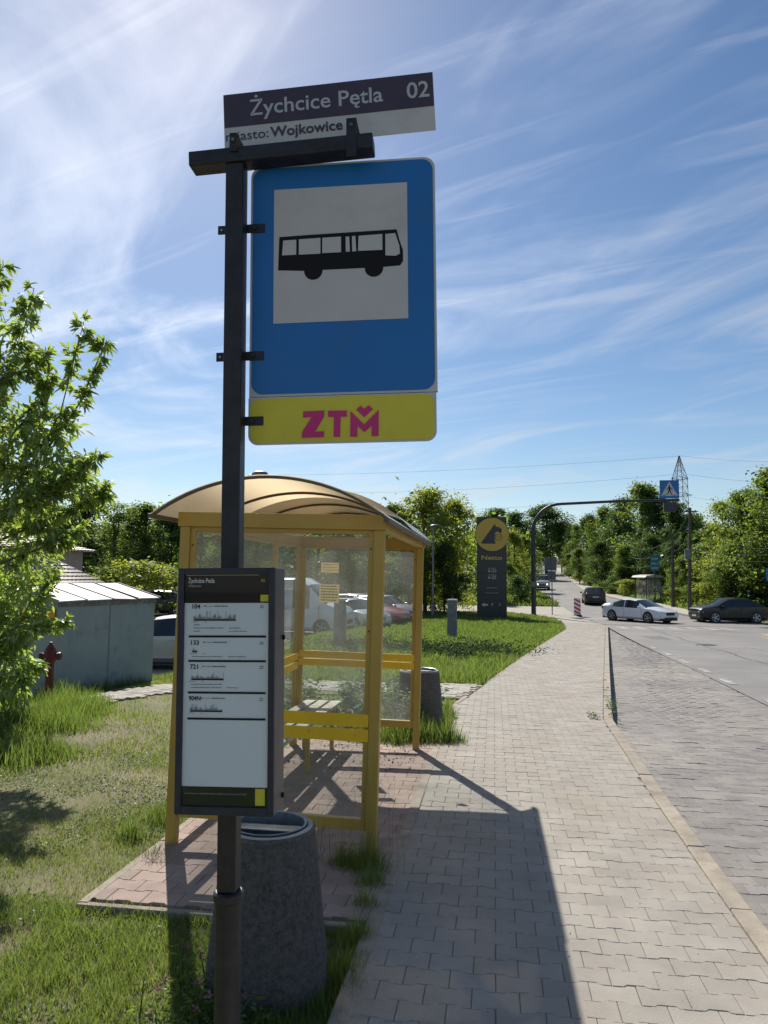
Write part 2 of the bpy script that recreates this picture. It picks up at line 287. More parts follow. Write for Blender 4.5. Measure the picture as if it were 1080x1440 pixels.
class MB:
    def __init__(s): s.v = []; s.f = []; s.m = []; s.mi = 0
    def add(s, vs, fs):
        b = len(s.v); s.v += [tuple(v) for v in vs]
        for f in fs: s.f.append(tuple(i+b for i in f)); s.m.append(s.mi)
        return s
    def box(s, x0, x1, y0, y1, z0, z1):
        return s.add([(x, y, z) for z in (z0, z1) for y in (y0, y1) for x in (x0, x1)],
                     [(0, 2, 3, 1), (4, 5, 7, 6), (0, 1, 5, 4), (2, 6, 7, 3), (0, 4, 6, 2), (1, 3, 7, 5)])
    def bar(s, p, q, w, h, up=(0, 0, 1)):       # beam from p to q
        p, q = Vector(p), Vector(q); d = (q-p).normalized(); a = d.cross(Vector(up)).normalized(); b = a.cross(d)
        vs = [c + a*i*w/2 + b*j*h/2 for c in (p, q) for i, j in ((-1, -1), (1, -1), (1, 1), (-1, 1))]
        return s.add(vs, [(3, 2, 1, 0), (4, 5, 6, 7), (0, 1, 5, 4), (1, 2, 6, 5), (2, 3, 7, 6), (3, 0, 4, 7)])
    def tube(s, pts, rad, seg=8, cap=True):
        pts = [Vector(p) for p in pts]; n = len(pts); rr = rad if isinstance(rad, (list, tuple)) else [rad]*n
        vs = []; a = None
        for i, p in enumerate(pts):
            d = (pts[min(i+1, n-1)]-pts[max(i-1, 0)]).normalized()
            if a is None: a = d.orthogonal().normalized()
            a = (a - d*a.dot(d)).normalized(); b = d.cross(a)
            vs += [p + (a*math.cos(2*math.pi*k/seg) + b*math.sin(2*math.pi*k/seg))*rr[i] for k in range(seg)]
        fs = [(i*seg+k, i*seg+(k+1) % seg, (i+1)*seg+(k+1) % seg, (i+1)*seg+k) for i in range(n-1) for k in range(seg)]
        if cap: fs += [tuple(reversed(range(seg))), tuple(range((n-1)*seg, n*seg))]
        return s.add(vs, fs)
    def lathe(s, prof_, seg=24, c=(0, 0, 0)):
        vs = [(c[0]+r*math.cos(2*math.pi*k/seg), c[1]+r*math.sin(2*math.pi*k/seg), c[2]+z) for r, z in prof_ for k in range(seg)]
        fs = [(i*seg+k, i*seg+(k+1) % seg, (i+1)*seg+(k+1) % seg, (i+1)*seg+k) for i in range(len(prof_)-1) for k in range(seg)]
        return s.add(vs, fs)
    def prism(s, poly, y0, y1):                  # polygon in XZ, extruded along Y (face at y0 looks to -Y)
        n = len(poly); ar = sum(poly[i][0]*poly[(i+1) % n][1]-poly[(i+1) % n][0]*poly[i][1] for i in range(n))
        if ar < 0: poly = poly[::-1]
        vs = [(x, y0, z) for x, z in poly] + [(x, y1, z) for x, z in poly]
        return s.add(vs, [tuple(range(n)), tuple(reversed(range(n, 2*n)))] + [((i+1) % n, i, n+i, n+(i+1) % n) for i in range(n)])
    def build(s, name, mats, parent=None, loc=None, bev=0, smooth=False, seg=2):
        me = bpy.data.meshes.new(name); me.from_pydata(s.v, [], s.f)
        for m in (mats if isinstance(mats, (list, tuple)) else [mats]): me.materials.append(m)
        me.polygons.foreach_set('material_index', s.m)
        if smooth: me.polygons.foreach_set('use_smooth', [True]*len(s.f))
        me.update(); o = link(name, me, parent, loc)
        if smooth: 
            try: me.set_sharp_from_angle(angle=R(40))
            except Exception: pass
        if bev:
            b = o.modifiers.new('bevel', 'BEVEL'); b.width = bev; b.segments = seg; b.limit_method = 'ANGLE'; b.angle_limit = R(40)
        return o
def rrect(x0, x1, z0, z1, r, n=6, corners=(1, 1, 1, 1)):   # bl, br, tr, tl
    p = []
    for (cx, cz, a0, on) in ((x0+r, z0+r, 180, corners[0]), (x1-r, z0+r, 270, corners[1]), (x1-r, z1-r, 0, corners[2]), (x0+r, z1-r, 90, corners[3])):
        if on: p += [(cx+r*math.cos(R(a0+90*k/n)), cz+r*math.sin(R(a0+90*k/n))) for k in range(n+1)]
        else: p.append((cx + (r if a0 in (270, 0) else -r), cz + (r if a0 in (0, 90) else -r)))
    return p
_fc = {}
def text(name, s, x0, zb, h, m, parent, y, w=None, bold=0, depth=.0006):
    """flat lettering in the XZ plane facing -Y; x0 left edge, zb baseline, h capital height, w total width"""
    cu = bpy.data.curves.new(name, 'FONT'); cu.body = s; cu.size = 1; cu.offset = bold; cu.resolution_u = 3
    ob = bpy.data.objects.new(name, cu); me = bpy.data.meshes.new_from_object(ob); bpy.data.objects.remove(ob)
    n = len(me.vertices); a = np.zeros(n*3, np.float32); me.vertices.foreach_get('co', a); a = a.reshape(-1, 3)
    k = h/.73; mn, mxx = a[:, 0].min(), a[:, 0].max(); kx = k if w is None else w/(mxx-mn)
    b = np.stack([(a[:, 0]-mn)*kx + x0, np.full(n, y), a[:, 1]*k + zb], 1).astype(np.float32)
    me.vertices.foreach_set('co', b.ravel()); me.materials.clear(); me.materials.append(m); me.update()
    return link(name, me, parent)
def copy_tree(o, parent=None):
    c = o.copy(); col.objects.link(c)
    if parent: c.parent = parent
    for ch in [q for q in bpy.data.objects if q.parent == o]: copy_tree(ch, c)
    return c
kids_cache = {}

# ------------------------------------------------------------------ terrain and paved sheets
def grid_sheet(name, xs, ys, zf, m, inside=None):
    X, Y = np.meshgrid(xs, ys); Z = zf(X, Y); V = np.stack([X, Y, Z], -1).reshape(-1, 3); nx = len(xs)
    i, j = np.meshgrid(np.arange(nx-1), np.arange(len(ys)-1)); a = (j*nx+i).ravel()
    me = np_mesh(name, V, np.stack([a, a+1, a+nx+1, a+nx], 1), m, smooth=True)
    return me
def strip(name, lf, rf, ys, nx, dz, m, parent=None, kind='structure', crown=0):
    V = []; 
    for y in ys:
        a, b = float(lf(y)), float(rf(y))
        for k in range(nx+1):
            x = a+(b-a)*k/nx; V.append((x, y, G(x, y)+dz+crown*(1-(2*k/nx-1)**2)))
    n = nx+1; F = [(j*n+i, j*n+i+1, (j+1)*n+i+1, (j+1)*n+i) for j in range(len(ys)-1) for i in range(nx)]
    o = link(name, np_mesh(name, V, F, m, smooth=True), parent)
    if kind: o['kind'] = kind
    return o
def terr(X, Y):
    z = gz(X, Y) - .05 + .012*np.sin(X*2.1)*np.cos(Y*1.7)*(X < -2.5)
    ins = sstep(-.62, -.3, X-kerbx(Y))*sstep(-.5, 0, roadr(Y)-X)
    side = sstep(37, 38, Y)*(1-sstep(51.5, 52.5, Y))*(X > 12)
    z = z - .22*np.maximum(ins, side)
    far = sstep(20, 60, np.abs(X-8))
    return z + far*.8*sstep(60, 90, Y)
xs = np.unique(np.concatenate([np.linspace(-240, -20, 23), np.arange(-20, -6, 1.0), np.arange(-6, 17, .3), np.arange(17, 40, 2), np.linspace(40, 260, 22)]))
ys = np.unique(np.concatenate([np.linspace(-40, 0, 9), np.arange(0, 60, .4), np.arange(60, 230, 3), np.linspace(230, 330, 8)]))
tag(link('ground', grid_sheet('ground', xs, ys, terr, M['soil'])), kind='structure')
YS = list(np.arange(-8, 60, .8)) + list(np.arange(60, 232, 3))
strip('road', asphx, roadr, YS, 10, -.085, M['asphalt'], crown=.03)
strip('side_road', lambda y: 13.0, lambda y: 60, list(np.arange(38.6, 51.6, .8)), 24, -.112, M['asphalt'])
strip('bay_bed', lambda y: kerbx(y)+.02, lambda y: asphx(y)+.02, [y for y in YS if y < 43], 8, -.165, M['joint'])
strip('pavement_bed', lambda y: pavl(y)-.02, lambda y: kerbx(y)-.02, [y for y in YS if y < 55], 6, -.008, M['joint'])

# behaton pavers -----------------------------------------------------------
PX, PP = .2, .14
GAP = .0011
def paver_outline():
    h, l, g = .0785, .0615, 0
    top = [(-.1+GAP, h), (-.052, h), (-.036, l), (.036, l), (.052, h), (.1-GAP, h)]
    top = [(x, y-GAP/2) for x, y in top]
    return top + [(x, -y) for x, y in reversed(top)]
OUT = np.array(paver_outline())          # 12 points
def paver_mesh_arrays(cx, cy, zf, clipx=None, tilt=(0, 0, 0), sx_=1, sy_=1):
    o = OUT*np.array([sx_, sy_]); X = cx+o[:, 0]; Y = cy+o[:, 1]; inx = cx+o[:, 0]*.975; iny = cy+o[:, 1]*.968
    if clipx:
        a, b = clipx
        X = np.clip(X, a, b); inx = np.clip(inx, a+.003, b-.003)
        if X.max()-X.min() < .03: return None
    z0 = zf(cx, cy) + tilt[0]; s = (zf(cx, cy+.1)-zf(cx, cy-.1))/.2
    zt = lambda x, y: z0 + (y-cy)*(s+tilt[1]) + (x-cx)*tilt[2]
    V = [(x, y, zt(x, y)) for x, y in zip(inx, iny)] + [(x, y, zt(x, y)-.0028) for x, y in zip(X, Y)] + [(x, y, zt(x, y)-.03) for x, y in zip(X, Y)]
    return V
PF_top = [tuple(reversed(range(12)))]
def paver_faces():
    f = [tuple(reversed(range(12)))]
    for b in (0, 12):
        for i in range(12): j = (i+1) % 12; f.append((b+i, b+j, b+12+j, b+12+i))
    return f
PFACES = paver_faces()
# top face as a fan of quads so that it stays planar and cheap
def lay_pavers(name, lf, rf, y0, y1, zf, m, parent, ind=300, iny0=0, sel=None, jit=.0009, tiltj=.006, rot90=False, label=None):
    cells = []
    ny = int((y1-y0)/PP)
    for r in range(ny):
        cy = y0+r*PP; a, b = float(lf(cy)), float(rf(cy)); off = (r % 2)*.1
        k0 = int(math.floor((a-off)/PX))-1; k1 = int(math.ceil((b-off)/PX))+1
        for k in range(k0, k1+1):
            cx = k*PX+off
            if cx+.1 < a+.02 or cx-.1 > b-.02: continue
            cells.append((cx, cy, a, b, cx-.1 < a or cx+.1 > b))
    vis = []
    for i, c in enumerate(cells):
        d = Vector((c[0], c[1], float(zf(c[0], c[1])))) - CO; z = d.dot(fw)
        if z > .5 and c[1] >= iny0:
            px = 540+FPX*d.dot(CR)/z; py = 720-FPX*d.dot(CU)/z
            if -20 < px < 1100 and py < 1470: vis.append((z, i))
    vis.sort(); chosen = {i for z, i in vis[:ind]}
    shared = None; V = []; F = []
    for i, (cx, cy, a, b, edge) in enumerate(cells):
        t_ = (rng.normal()*jit, rng.normal()*tiltj, rng.normal()*tiltj)
        if i in chosen:
            if edge:
                v = paver_mesh_arrays(0, 0, lambda x, y: 0, (a-cx, b-cx))
                if v is None: continue
                me = bpy.data.meshes.new('paver'); me.from_pydata(v, [], PFACES); me.materials.append(m)
            else:
                if shared is None:
                    shared = bpy.data.meshes.new('paver'); shared.from_pydata(paver_mesh_arrays(0, 0, lambda x, y: 0), [], PFACES); shared.materials.append(m)
                me = shared
            o = link('paver', me, parent, (cx, cy, float(zf(cx, cy))+t_[0]))
            s = (float(zf(cx, cy+.1))-float(zf(cx, cy-.1)))/.2
            o.rotation_euler = (math.atan(s)+t_[1], t_[2], 0)
        else:
            v = paver_mesh_arrays(cx, cy, lambda x, y: float(zf(x, y)), (a, b) if edge else None, t_)
            if v is None: continue
            n = len(V); V += v; F += [tuple(q+n for q in f) for f in PFACES]
    if V:
        me = bpy.data.meshes.new('paver_field'); me.from_pydata(V, [], F); me.materials.append(m); me.update()
        o = link('paver_field', me, parent); o['kind'] = 'stuff'
pav = empty('pavement'); tag(pav, kind='structure')
lay_pavers('pavement', lambda y: pavl(y)+.0, lambda y: kerbx(y)-.125, 0.2, 46, gz, M['paver'], pav)
strip('pavement_corner', lambda y: pavl(y), lambda y: kerbx(y)-.1, [45.9, 47, 48, 49, 50, 51, 52, 53, 54, 55], 4, -.006, M['lightpaver'])
bay = empty('bus_bay'); tag(bay, kind='structure')
lay_pavers('bus_bay', lambda y: kerbx(y)+.005, asphx, 1.0, 43, lambda x, y: gz(x, y)-.098 + .022*(1-sstep(0, 3, x-kerbx(y)))-.06*sstep(9.5, 12, y)*(1-sstep(.2, 2, x-kerbx(y))), M['baypaver'], bay, jit=.0014, tiltj=.008)
# gutter course between kerb and bay
def stones(parent, name, xf, y0, y1, w, ln, dz, h, m, gap=.004, bevel=.006):
    y = y0
    while y < y1:
        ye = min(y+ln-gap, y1); a = (float(xf(y)), y); b = (float(xf(ye)), ye)
        mb = MB(); mb.bar((a[0], a[1], G(*a)+dz-h/2), (b[0], b[1], G(*b)+dz-h/2), w, h)
        me_o = mb.build(name, m, parent, bev=bevel, seg=1)
        me_o.location.z = rng.normal()*.002
        y += ln
kb = empty('kerb'); tag(kb, kind='structure')
stones(kb, 'kerb_stone', lambda y: kerbx(y)-.06, .4, 43, .115, 1.0, .006, .26, M['kerb'])
stones(kb, 'kerb_stone', lambda y: kerbx(y)-.06, 43, 63, .115, 1.0, -.02, .26, M['kerb'])
ed = empty('pavement_edging'); tag(ed, kind='structure')
stones(ed, 'edging_stone', lambda y: pavl(y)-.036, .4, 12.2, .08, 1.0, .006, .16, M['kerb'])
stones(ed, 'edging_stone', lambda y: pavl(y)-.035, 14.2, 50, .06, 1.0, -.006, .16, M['kerb'])
# shelter floor
fl = empty('shelter_floor'); tag(fl, kind='structure')
FX0, FX1, FY0, FY1 = -2.18, -.645, 3.92, 8.5
strip('shelter_floor_bed', lambda y: FX0, lambda y: FX1, list(np.arange(FY0, FY1+.1, .5)), 4, -.012, M['joint'])
lay_pavers('shelter_floor', lambda y: FX0+max(0, (4.5-y)*.0), lambda y: FX1-.01, FY0+.075, FY1, lambda x, y: gz(x, y)+.004, M['pink'], fl)
fe = empty('floor_edging'); tag(fe, kind='structure')
stones(fe, 'edging_stone', lambda y: FX0-.035, FY0-.03, FY1, .06, 1.0, -.004, .14, M['kerb'])
for k in range(1):
    MB().bar((FX0-.06, FY0-.03, G(-2, FY0)-.078), (-.67, FY0-.03, G(-2, FY0)-.078), .05, .14).build('edging_stone', M['kerb'], fe, bev=.006, seg=1)
# cross path of pale pavers (bends towards the hydrant at its left end)
cp = empty('cross_path'); tag(cp, kind='structure')
strip('cross_path_bed', lambda y: -3.2, lambda y: pavl(y)-.06, [12.1, 12.5, 13.0, 13.4, 13.8], 8, -.022, M['joint'])
PATH = [(.0, 12.95, .95), (-3.3, 13.1, .62), (-5.5, 12.3, .42), (-6.02, 10.75, .40), (-6.6, 8.6, .40)]
def path_d(x, y):
    x = np.asarray(x, float); y = np.asarray(y, float); best = np.full(np.broadcast(x, y).shape, 9.0)
    for (ax, ay, aw), (bx_, by_, bw_) in zip(PATH[:-1], PATH[1:]):
        t_ = np.clip(((x-ax)*(bx_-ax)+(y-ay)*(by_-ay))/((bx_-ax)**2+(by_-ay)**2), 0, 1)
        best = np.minimum(best, np.hypot(x-ax-t_*(bx_-ax), y-ay-t_*(by_-ay))-(aw+(bw_-aw)*t_))
    return best
V = []; F = []
for r in range(50):
    for k in range(-32, 4):
        cx = k*.2+(r % 2)*.1-.62; cy = 8.2+r*PP
        if cx > float(pavl(cy))-.12 or float(path_d(cx, cy)) > -.04: continue
        v = paver_mesh_arrays(cx, cy, lambda x, y: G(x, y)-.01, None, (rng.normal()*.003, 0, 0)); n = len(V); V += v; F += [tuple(q+n for q in f) for f in PFACES]
me = bpy.data.meshes.new('paver_field'); me.from_pydata(V, [], F); me.materials.append(M['lightpaver']); o = link('paver_field', me, cp); o['kind'] = 'stuff'
# driveway to the car park, car park surface
strip('driveway', lambda y: -30, lambda y: kerbx(y)+.02, list(np.arange(54.6, 63.5, .8)), 20, .0, M['lightpaver'])
V = [(-60, 17.5), (-8.2, 17.5), (-7.6, 24), (-7.4, 31), (-6.6, 36), (-6, 44), (-6, 52), (-30, 60), (-60, 60)]
mb = MB(); mb.add([(x, y, -.985) for x, y in V], [tuple(range(len(V)))]); tag(mb.build('car_park', M['lightpaver']), kind='structure')
strip('pavement_far_side', lambda y: roadr(y)+.0, lambda y: roadr(y)+1.9, [y for y in YS if y < 37], 4, .03, M['lightpaver'])
strip('pavement_far_side', lambda y: roadr(y)+.0, lambda y: roadr(y)+1.9, [52.4]+[y for y in YS if 53 < y < 190], 4, .03, M['lightpaver'])
mb = MB()
for k in range(64):
    y = 53+k*2.0; a = (float(roadr(y)), y); b = (float(roadr(y+2)), y+2)
    mb.bar((a[0], a[1], G(*a)-.03), (b[0], b[1], G(*b)-.03), .14, .14)
tag(mb.build('far_kerb', M['kerb']), kind='structure')
mb = MB()
for k in range(24):
    y = -8+k*1.9; a = (float(roadr(y)), y); b = (float(roadr(y+1.9)), y+1.9)
    mb.bar((a[0], a[1], G(*a)-.03), (b[0], b[1], G(*b)-.03), .14, .14)
tag(mb.build('far_kerb', M['kerb']), kind='structure')
# painted markings (sheets 4 mm above the asphalt)
def mark(x0, x1, y0, y1, skew=0, name='road_marking', m='roadpaint', lift=.007):
    n = 6; V = []; F = []
    for j in range(n+1):
        y = y0+(y1-y0)*j/n; s = skew*j/n
        for x in (x0+s, (x0+x1)/2+s, x1+s):
            a, b = float(asphx(y)), float(roadr(y)); tt = (2*(x-a)/(b-a)-1); V.append((x, y, G(x, y)-.085+.03*(1-tt*tt)+lift))
    for j in range(n):
        for i in range(2): F.append((j*3+i, j*3+i+1, j*3+i+4, j*3+i+3))
    o = link(name, np_mesh(name, V, F, M[m])); o['kind'] = 'structure'
for y0 in (12.6, 15.6, 17.8, 20.2, 22.6, 25.4): mark(float(asphx(y0))+.10, float(asphx(y0))+.26, y0, y0+1.0, skew=.05)
for y0 in (24, 34.5, 66, 74, 82, 90): mark(8.55, 8.67, y0, y0+3.2)
for k in range(7): mark(6.75+k*.92, 7.2+k*.92, 41.0, 44.0)
mb = MB(); M['tar'] = mat('tar_seam', (.055, .052, .05), .7, var=.3, scale=9, obj=-1); M['patch'] = mat('asphalt_patch', (.125, .12, .118), .85, var=.12, scale=3, bump=.5, bscale=150, obj=-1)
for k in range(26):            # sealed crack across the lanes, slightly wandering
    xa = 5.9+k*.24; yq = 39.2+.12*math.sin(k*.8)+.02*k; mark(xa, xa+.25, yq, yq+.07, 0, 'tar_seam', 'tar', .005)
for k in range(34):
    ya = 14+k*.9; xq = float(asphx(ya))+2.05+.06*math.sin(k*1.3); mark(xq, xq+.03, ya, ya+.91, .05, 'tar_seam', 'tar', .005)
mark(8.9, 10.0, 17.5, 21.5, .2, 'asphalt_patch', 'patch', .004); mark(6.2, 7.0, 31.0, 33.6, .1, 'asphalt_patch', 'patch', .004)
mx_, my_ = 7.35, 27.6; mzz = G(mx_, my_)-.085+.03+.004
mb.lathe([(0, .012), (.28, .012), (.29, .004), (.34, .004), (.36, 0)], 24, (mx_, my_, mzz)); mb.mi = 0
tag(mb.build('manhole_cover', M['manhole']), 'round iron manhole cover set in the asphalt lane', 'manhole cover')

# ------------------------------------------------------------------ the bus stop sign in front
S = empty('bus_stop_sign', (-.740, 2.107, G(-.8, 2.1)), 0, 'tall dark bus stop pole in front carrying blue bus plate, name board and timetable case', 'bus stop sign', rot=(0, R(-.86), R(2.7)))
gb = S.location.z
def Z(z): return z-gb
mb = MB(); mb.box(-.0275, .0275, -.0275, .0275, Z(.80), Z(2.9575)); mb.build('pole', M['pole'], S, bev=.004)
mb = MB(); mb.tube([(0, 0, Z(-.15)), (0, 0, Z(.80))], .037, 20); mb.lathe([(.037, Z(.80)), (.043, Z(.795)), (.043, Z(.775)), (.037, Z(.77))], 20)
mb.build('ground_sleeve', M['pole'], S, smooth=True)
def tilt(o, x, z, a):
    o.matrix_basis = Matrix.Translation((x, 0, z)) @ Matrix.Rotation(-R(a), 4, 'Y') @ Matrix.Translation((-x, 0, -z))
mb = MB(); mb.box(-.142, .43, -.035, .03, Z(2.957), Z(3.003)); cbm = mb.build('crossbeam', M['pole'], S, bev=.004); tilt(cbm, 0, Z(2.95), 2.4)
for z in (2.757, 2.351, 2.148):
    mb = MB(); xl = -.068 if z > 2.2 else -.02
    mb.box(xl, .082, .029, .033, Z(z), Z(z+.028))
    b = mb.build('bracket', M['pole'], S, bev=.001, seg=1)
    if z > 2.2:
        mb = MB(); mb.tube([(xl+.012, .0285, Z(z+.014)), (xl+.012, .0282, Z(z+.014))], .0035, 10); mb.build('bolt_hole', M['palegrey'] if False else M['signwhite'], b)
    mb = MB(); mb.tube([(.05, .029, Z(z+.014)), (.05, .022, Z(z+.014))], .007, 6); mb.build('bolt', M['pole'], b)
# clamps holding the name board and the plate on the crossbeam
for (x0, x1, z0, z1) in ((-.012, .012, 2.985, 3.040), (.349, .380, 2.945, 3.062)):
    mb = MB(); mb.box(x0, x1, -.041, -.036, Z(z0), Z(z1)); mb.box(x0, x1, -.041, .045, Z(z1), Z(z1+.004)); cl = mb.build('clamp', M['pole'], S, bev=.001, seg=1)
    mb = MB(); mb.tube([((x0+x1)/2, -.041, Z(z1-.02)), ((x0+x1)/2, -.047, Z(z1-.02))], .006, 6); mb.build('bolt', M['lamp'], cl)
# name board: local u from -.062 to .615
bx0, bx1, bz0, bz1 = -.055, .617, 3.042, 3.232
def shz(x): return 0
NB = MB(); NB.box(bx0, bx1, .048, .052, Z(bz0), Z(bz1)); NB = NB.build('name_board', M['signwhite'], S); tilt(NB, 0, Z(3.04), 2.3)
mb = MB(); mb.box(bx0+.0015, bx1-.0015, .0465, .0475, Z(3.120), Z(bz1-.0015)); mb.build('dark_band', M['signpurple'], NB)
NT = text('lettering', 'Żychcice Petla', bx0+.088, Z(3.152), .052, M['palegrey'], NB, .0455, w=.425, bold=.012)
# ogonek under the e
ox = bx0+.088+.425*.795; mb = MB(); mb.prism([(ox, Z(3.1535)), (ox+.007, Z(3.1525)), (ox+.003, Z(3.146)), (ox+.006, Z(3.143)), (ox+.012, Z(3.1445)), (ox+.012, Z(3.140)), (ox+.003, Z(3.1385)), (ox-.004, Z(3.1425)), (ox-.003, Z(3.149))], .0449, .0461); mb.build('lettering', M['palegrey'], NB)
text('lettering', '02', bx0+.588, Z(3.152), .054, M['palegrey'], NB, .0455, w=.070, bold=.014)
text('lettering', 'miasto:', bx0+.006, Z(3.074), .032, M['signpurple'], NB, .0455, w=.138, bold=0)
text('lettering', 'Wojkowice', bx0+.150, Z(3.074), .034, M['signpurple'], NB, .0455, w=.232, bold=.018)
# blue plate
px0, px1, pz0, pz1 = .036, .612, 2.238, 2.972
PL = MB(); PL.prism(rrect(px0, px1, Z(pz0), Z(pz1), .035, corners=(0, 0, 1, 1)), .034, .037); PL = PL.build('stop_plate', M['signwhite'], S)
mb = MB(); mb.prism(rrect(px0+.007, px1-.007, Z(pz0+.006), Z(pz1-.007), .035), .0325, .0335); mb.build('blue_field', M['signblue'], PL)
mb = MB(); mb.prism([(px0-.001, Z(pz0)), (px1+.001, Z(pz0)), (px1+.001, Z(pz0-.002)), (px0-.001, Z(pz0-.002))], .0375, .041); mb.build('plate_rim', M['signback'], PL)
def sp(px, py):            # photo position on the plate -> plate coordinates
    u = (px-351.5)/259.*(px1-px0)+px0; yt = 238-(px-351.5)*.0505
    v = pz1-(py-yt)/(321.+(px-351.5)*.028)*(pz1-pz0)
    return (u, Z(v))
q = [sp(385, 271), sp(572, 262), sp(572, 453), sp(384, 459)]
u0_, u1_ = q[0][0], q[1][0]; v0_, v1_ = (q[2][1]+q[3][1])/2, (q[0][1]+q[1][1])/2
mb = MB(); mb.box(u0_, u1_, .0315, .0323, v0_, v1_); mb.build('white_square', M['signwhite'], PL)
def cpx(x, y): return sp(240+x/2.7, 80+y/2.7)
mb = MB(); body = [cpx(*p) for p in ((413, 697), (520, 690), (690, 681), (856, 672), (866, 712), (879, 752), (879, 792), (868, 809), (803, 814), (740, 817), (575, 823), (512, 826), (409, 823))]
mb.prism(body, .0305, .0312)
for cx, cy in ((543, 826), (771, 817)):
    c_ = cpx(cx, cy); mb.prism([(c_[0]+.0285*math.cos(a), c_[1]+.0285*math.sin(a)) for a in np.linspace(0, 2*math.pi, 24, endpoint=False)], .0304, .0311)
mb.build('bus_symbol', M['black'], PL)
mb = MB()
for w_ in (((428, 711), (478, 708), (478, 765), (424, 767)), ((488, 707), (570, 702), (570, 762), (488, 765)), ((577, 702), (648, 698), (648, 757), (577, 760)),
           ((665, 699), (679, 698), (681, 755), (666, 756)), ((689, 697), (702, 696), (705, 754), (690, 755)), ((714, 696), (803, 690), (803, 750), (712, 753)),
           ((814, 690), (851, 687), (866, 735), (868, 765), (852, 773), (814, 771))):
    mb = MB(); mb.prism([cpx(*p) for p in w_], .0295, .0302); mb.build('bus_window', M['signwhite'], PL)
# yellow plate
oz0, oz1 = 2.088, 2.234
OP = MB(); OP.prism(rrect(px0-.002, px1-.004, Z(oz0), Z(oz1), .03, corners=(1, 1, 0, 0)), .034, .037); OP = OP.build('operator_plate', M['signwhite'], S)
mb = MB(); mb.prism(rrect(px0+.004, px1-.010, Z(oz0+.006), Z(oz1-.003), .028), .0325, .0335); mb.build('yellow_field', M['signyellow'], OP)
def zp(x, y):              # crop position of the letters -> plate coordinates
    px, py = 240+x/2.7, 400+y/2.7; u = (px-348)/259.*(px1-px0)+px0
    return (u, Z(oz1-(py-557-(348-px)*.02)/68.*(oz1-oz0)))
mb = MB()
mb.prism([zp(*p) for p in ((497, 478), (576, 475), (574, 500), (541, 556), (575, 555), (574, 578), (491, 580), (494, 556), (528, 500), (496, 502))], .0305, .0312)
mb.prism([zp(*p) for p in ((589, 476), (659, 476), (659, 500), (636, 500), (634, 577), (610, 577), (611, 500), (589, 500))], .0305, .0312)
mb.prism([zp(*p) for p in ((672, 478), (723, 530), (776, 474), (775, 575), (749, 575), (750, 535), (723, 560), (698, 535), (697, 577), (671, 577))], .0305, .0312)
mb.prism([zp(*p) for p in ((693, 473), (709, 457), (723, 470), (739, 456), (755, 471), (723, 503))], .0305, .0312)
mb.build('lettering', M['pink_print'], OP)
# timetable case
cx0, cx1, cz0, cz1, cy0, cy1 = -.098, .172, 1.060, 1.714, -.168, -.058
TC = MB(); TC.box(cx0, cx1, cy0+.004, cy1, Z(cz0), Z(cz1)); TC = TC.build('timetable_case', M['caseside'], S, bev=.002, seg=1)
fm = MB(); fw_ = .017
for a in ((cx0, cx0+fw_, cz0, cz1), (cx1-fw_, cx1, cz0, cz1)): fm.box(a[0], a[1], cy0-.006, cy0+.0035, Z(a[2]), Z(a[3]))
fm.box(cx0+fw_, cx1-fw_, cy0-.006, cy0+.0035, Z(cz0), Z(cz0+.022)); fm.box(cx0+fw_, cx1-fw_, cy0-.006, cy0+.0035, Z(cz1-.017), Z(cz1))
fm.build('case_frame', M['case'], TC, bev=.0012, seg=1)
for z in (1.52, 1.09):
    mb = MB(); mb.tube([(cx1-.001, -.08, Z(z)), (cx1+.006, -.08, Z(z))], .007, 10); mb.build('lock', M['black'], TC)
for z in (1.60, 1.12):
    mb = MB(); mb.box(-.035, .035, -.0575, -.0275, Z(z), Z(z+.04)); mb.build('case_bracket', M['pole'], TC)
ix0, ix1, iz0, iz1 = cx0+fw_, cx1-fw_, cz0+.022, cz1-.017; yy = cy0+.0025
mb = MB(); mb.box(ix0, ix1, yy, yy+.001, Z(iz0), Z(iz1)); mb.build('paper_sheet', M['paper'], TC)
hz = iz1-.078
mb = MB(); mb.box(ix0, ix1, yy-.0008, yy-.0002, Z(hz), Z(iz1)); mb.build('header_band', M['black'], TC)
bz = iz0+.050
grn = mat('case_green_band', (.022, .034, .014), .6, spec=.15); mb = MB(); mb.box(ix0, ix1, yy-.0008, yy-.0002, Z(iz0), Z(bz)); mb.build('footer_band', grn, TC)
for a in ((ix1-.034, ix1-.008, iz0+.004, iz0+.047), (ix1-.024, ix1-.002, hz+.004, hz+.022)):
    mb = MB(); mb.box(a[0], a[1], yy-.0016, yy-.001, Z(a[2]), Z(a[3])); mb.build('yellow_label', M['signyellow'], TC)
mb = MB(); mb.box(ix0+.004, ix1-.028, yy-.0016, yy-.001, Z(iz1-.0035), Z(iz1-.0015)); mb.build('yellow_rule', mat('rule_yellow', (.35, .3, .1), .6), TC)
text('lettering', 'Żychcice Petla', ix0+.010, Z(iz1-.023), .0125, M['paper'], TC, yy-.0016, w=.074, bold=.012)
text('lettering', 'Wojkowice', ix0+.010, Z(iz1-.034), .0062, M['palegrey'], TC, yy-.0016, w=.036)
text('lettering', '02', ix1-.022, Z(iz1-.021), .008, M['signyellow'], TC, yy-.0016)
tb = MB(); tr_ = MB(); rg = random.Random(3)
def bars(x, z, n, step, hmax, up=True, m_=None):
    for k in range(n):
        h = hmax*(.15+.85*abs(math.sin(k*.37+1)*math.sin(k*.11+.6)))*rg.uniform(.4, 1)
        if rg.random() < .06: h = hmax*1.2
        tb.box(x+k*step, x+k*step+step*.42, yy-.0014, yy-.001, Z(z), Z(z+h))
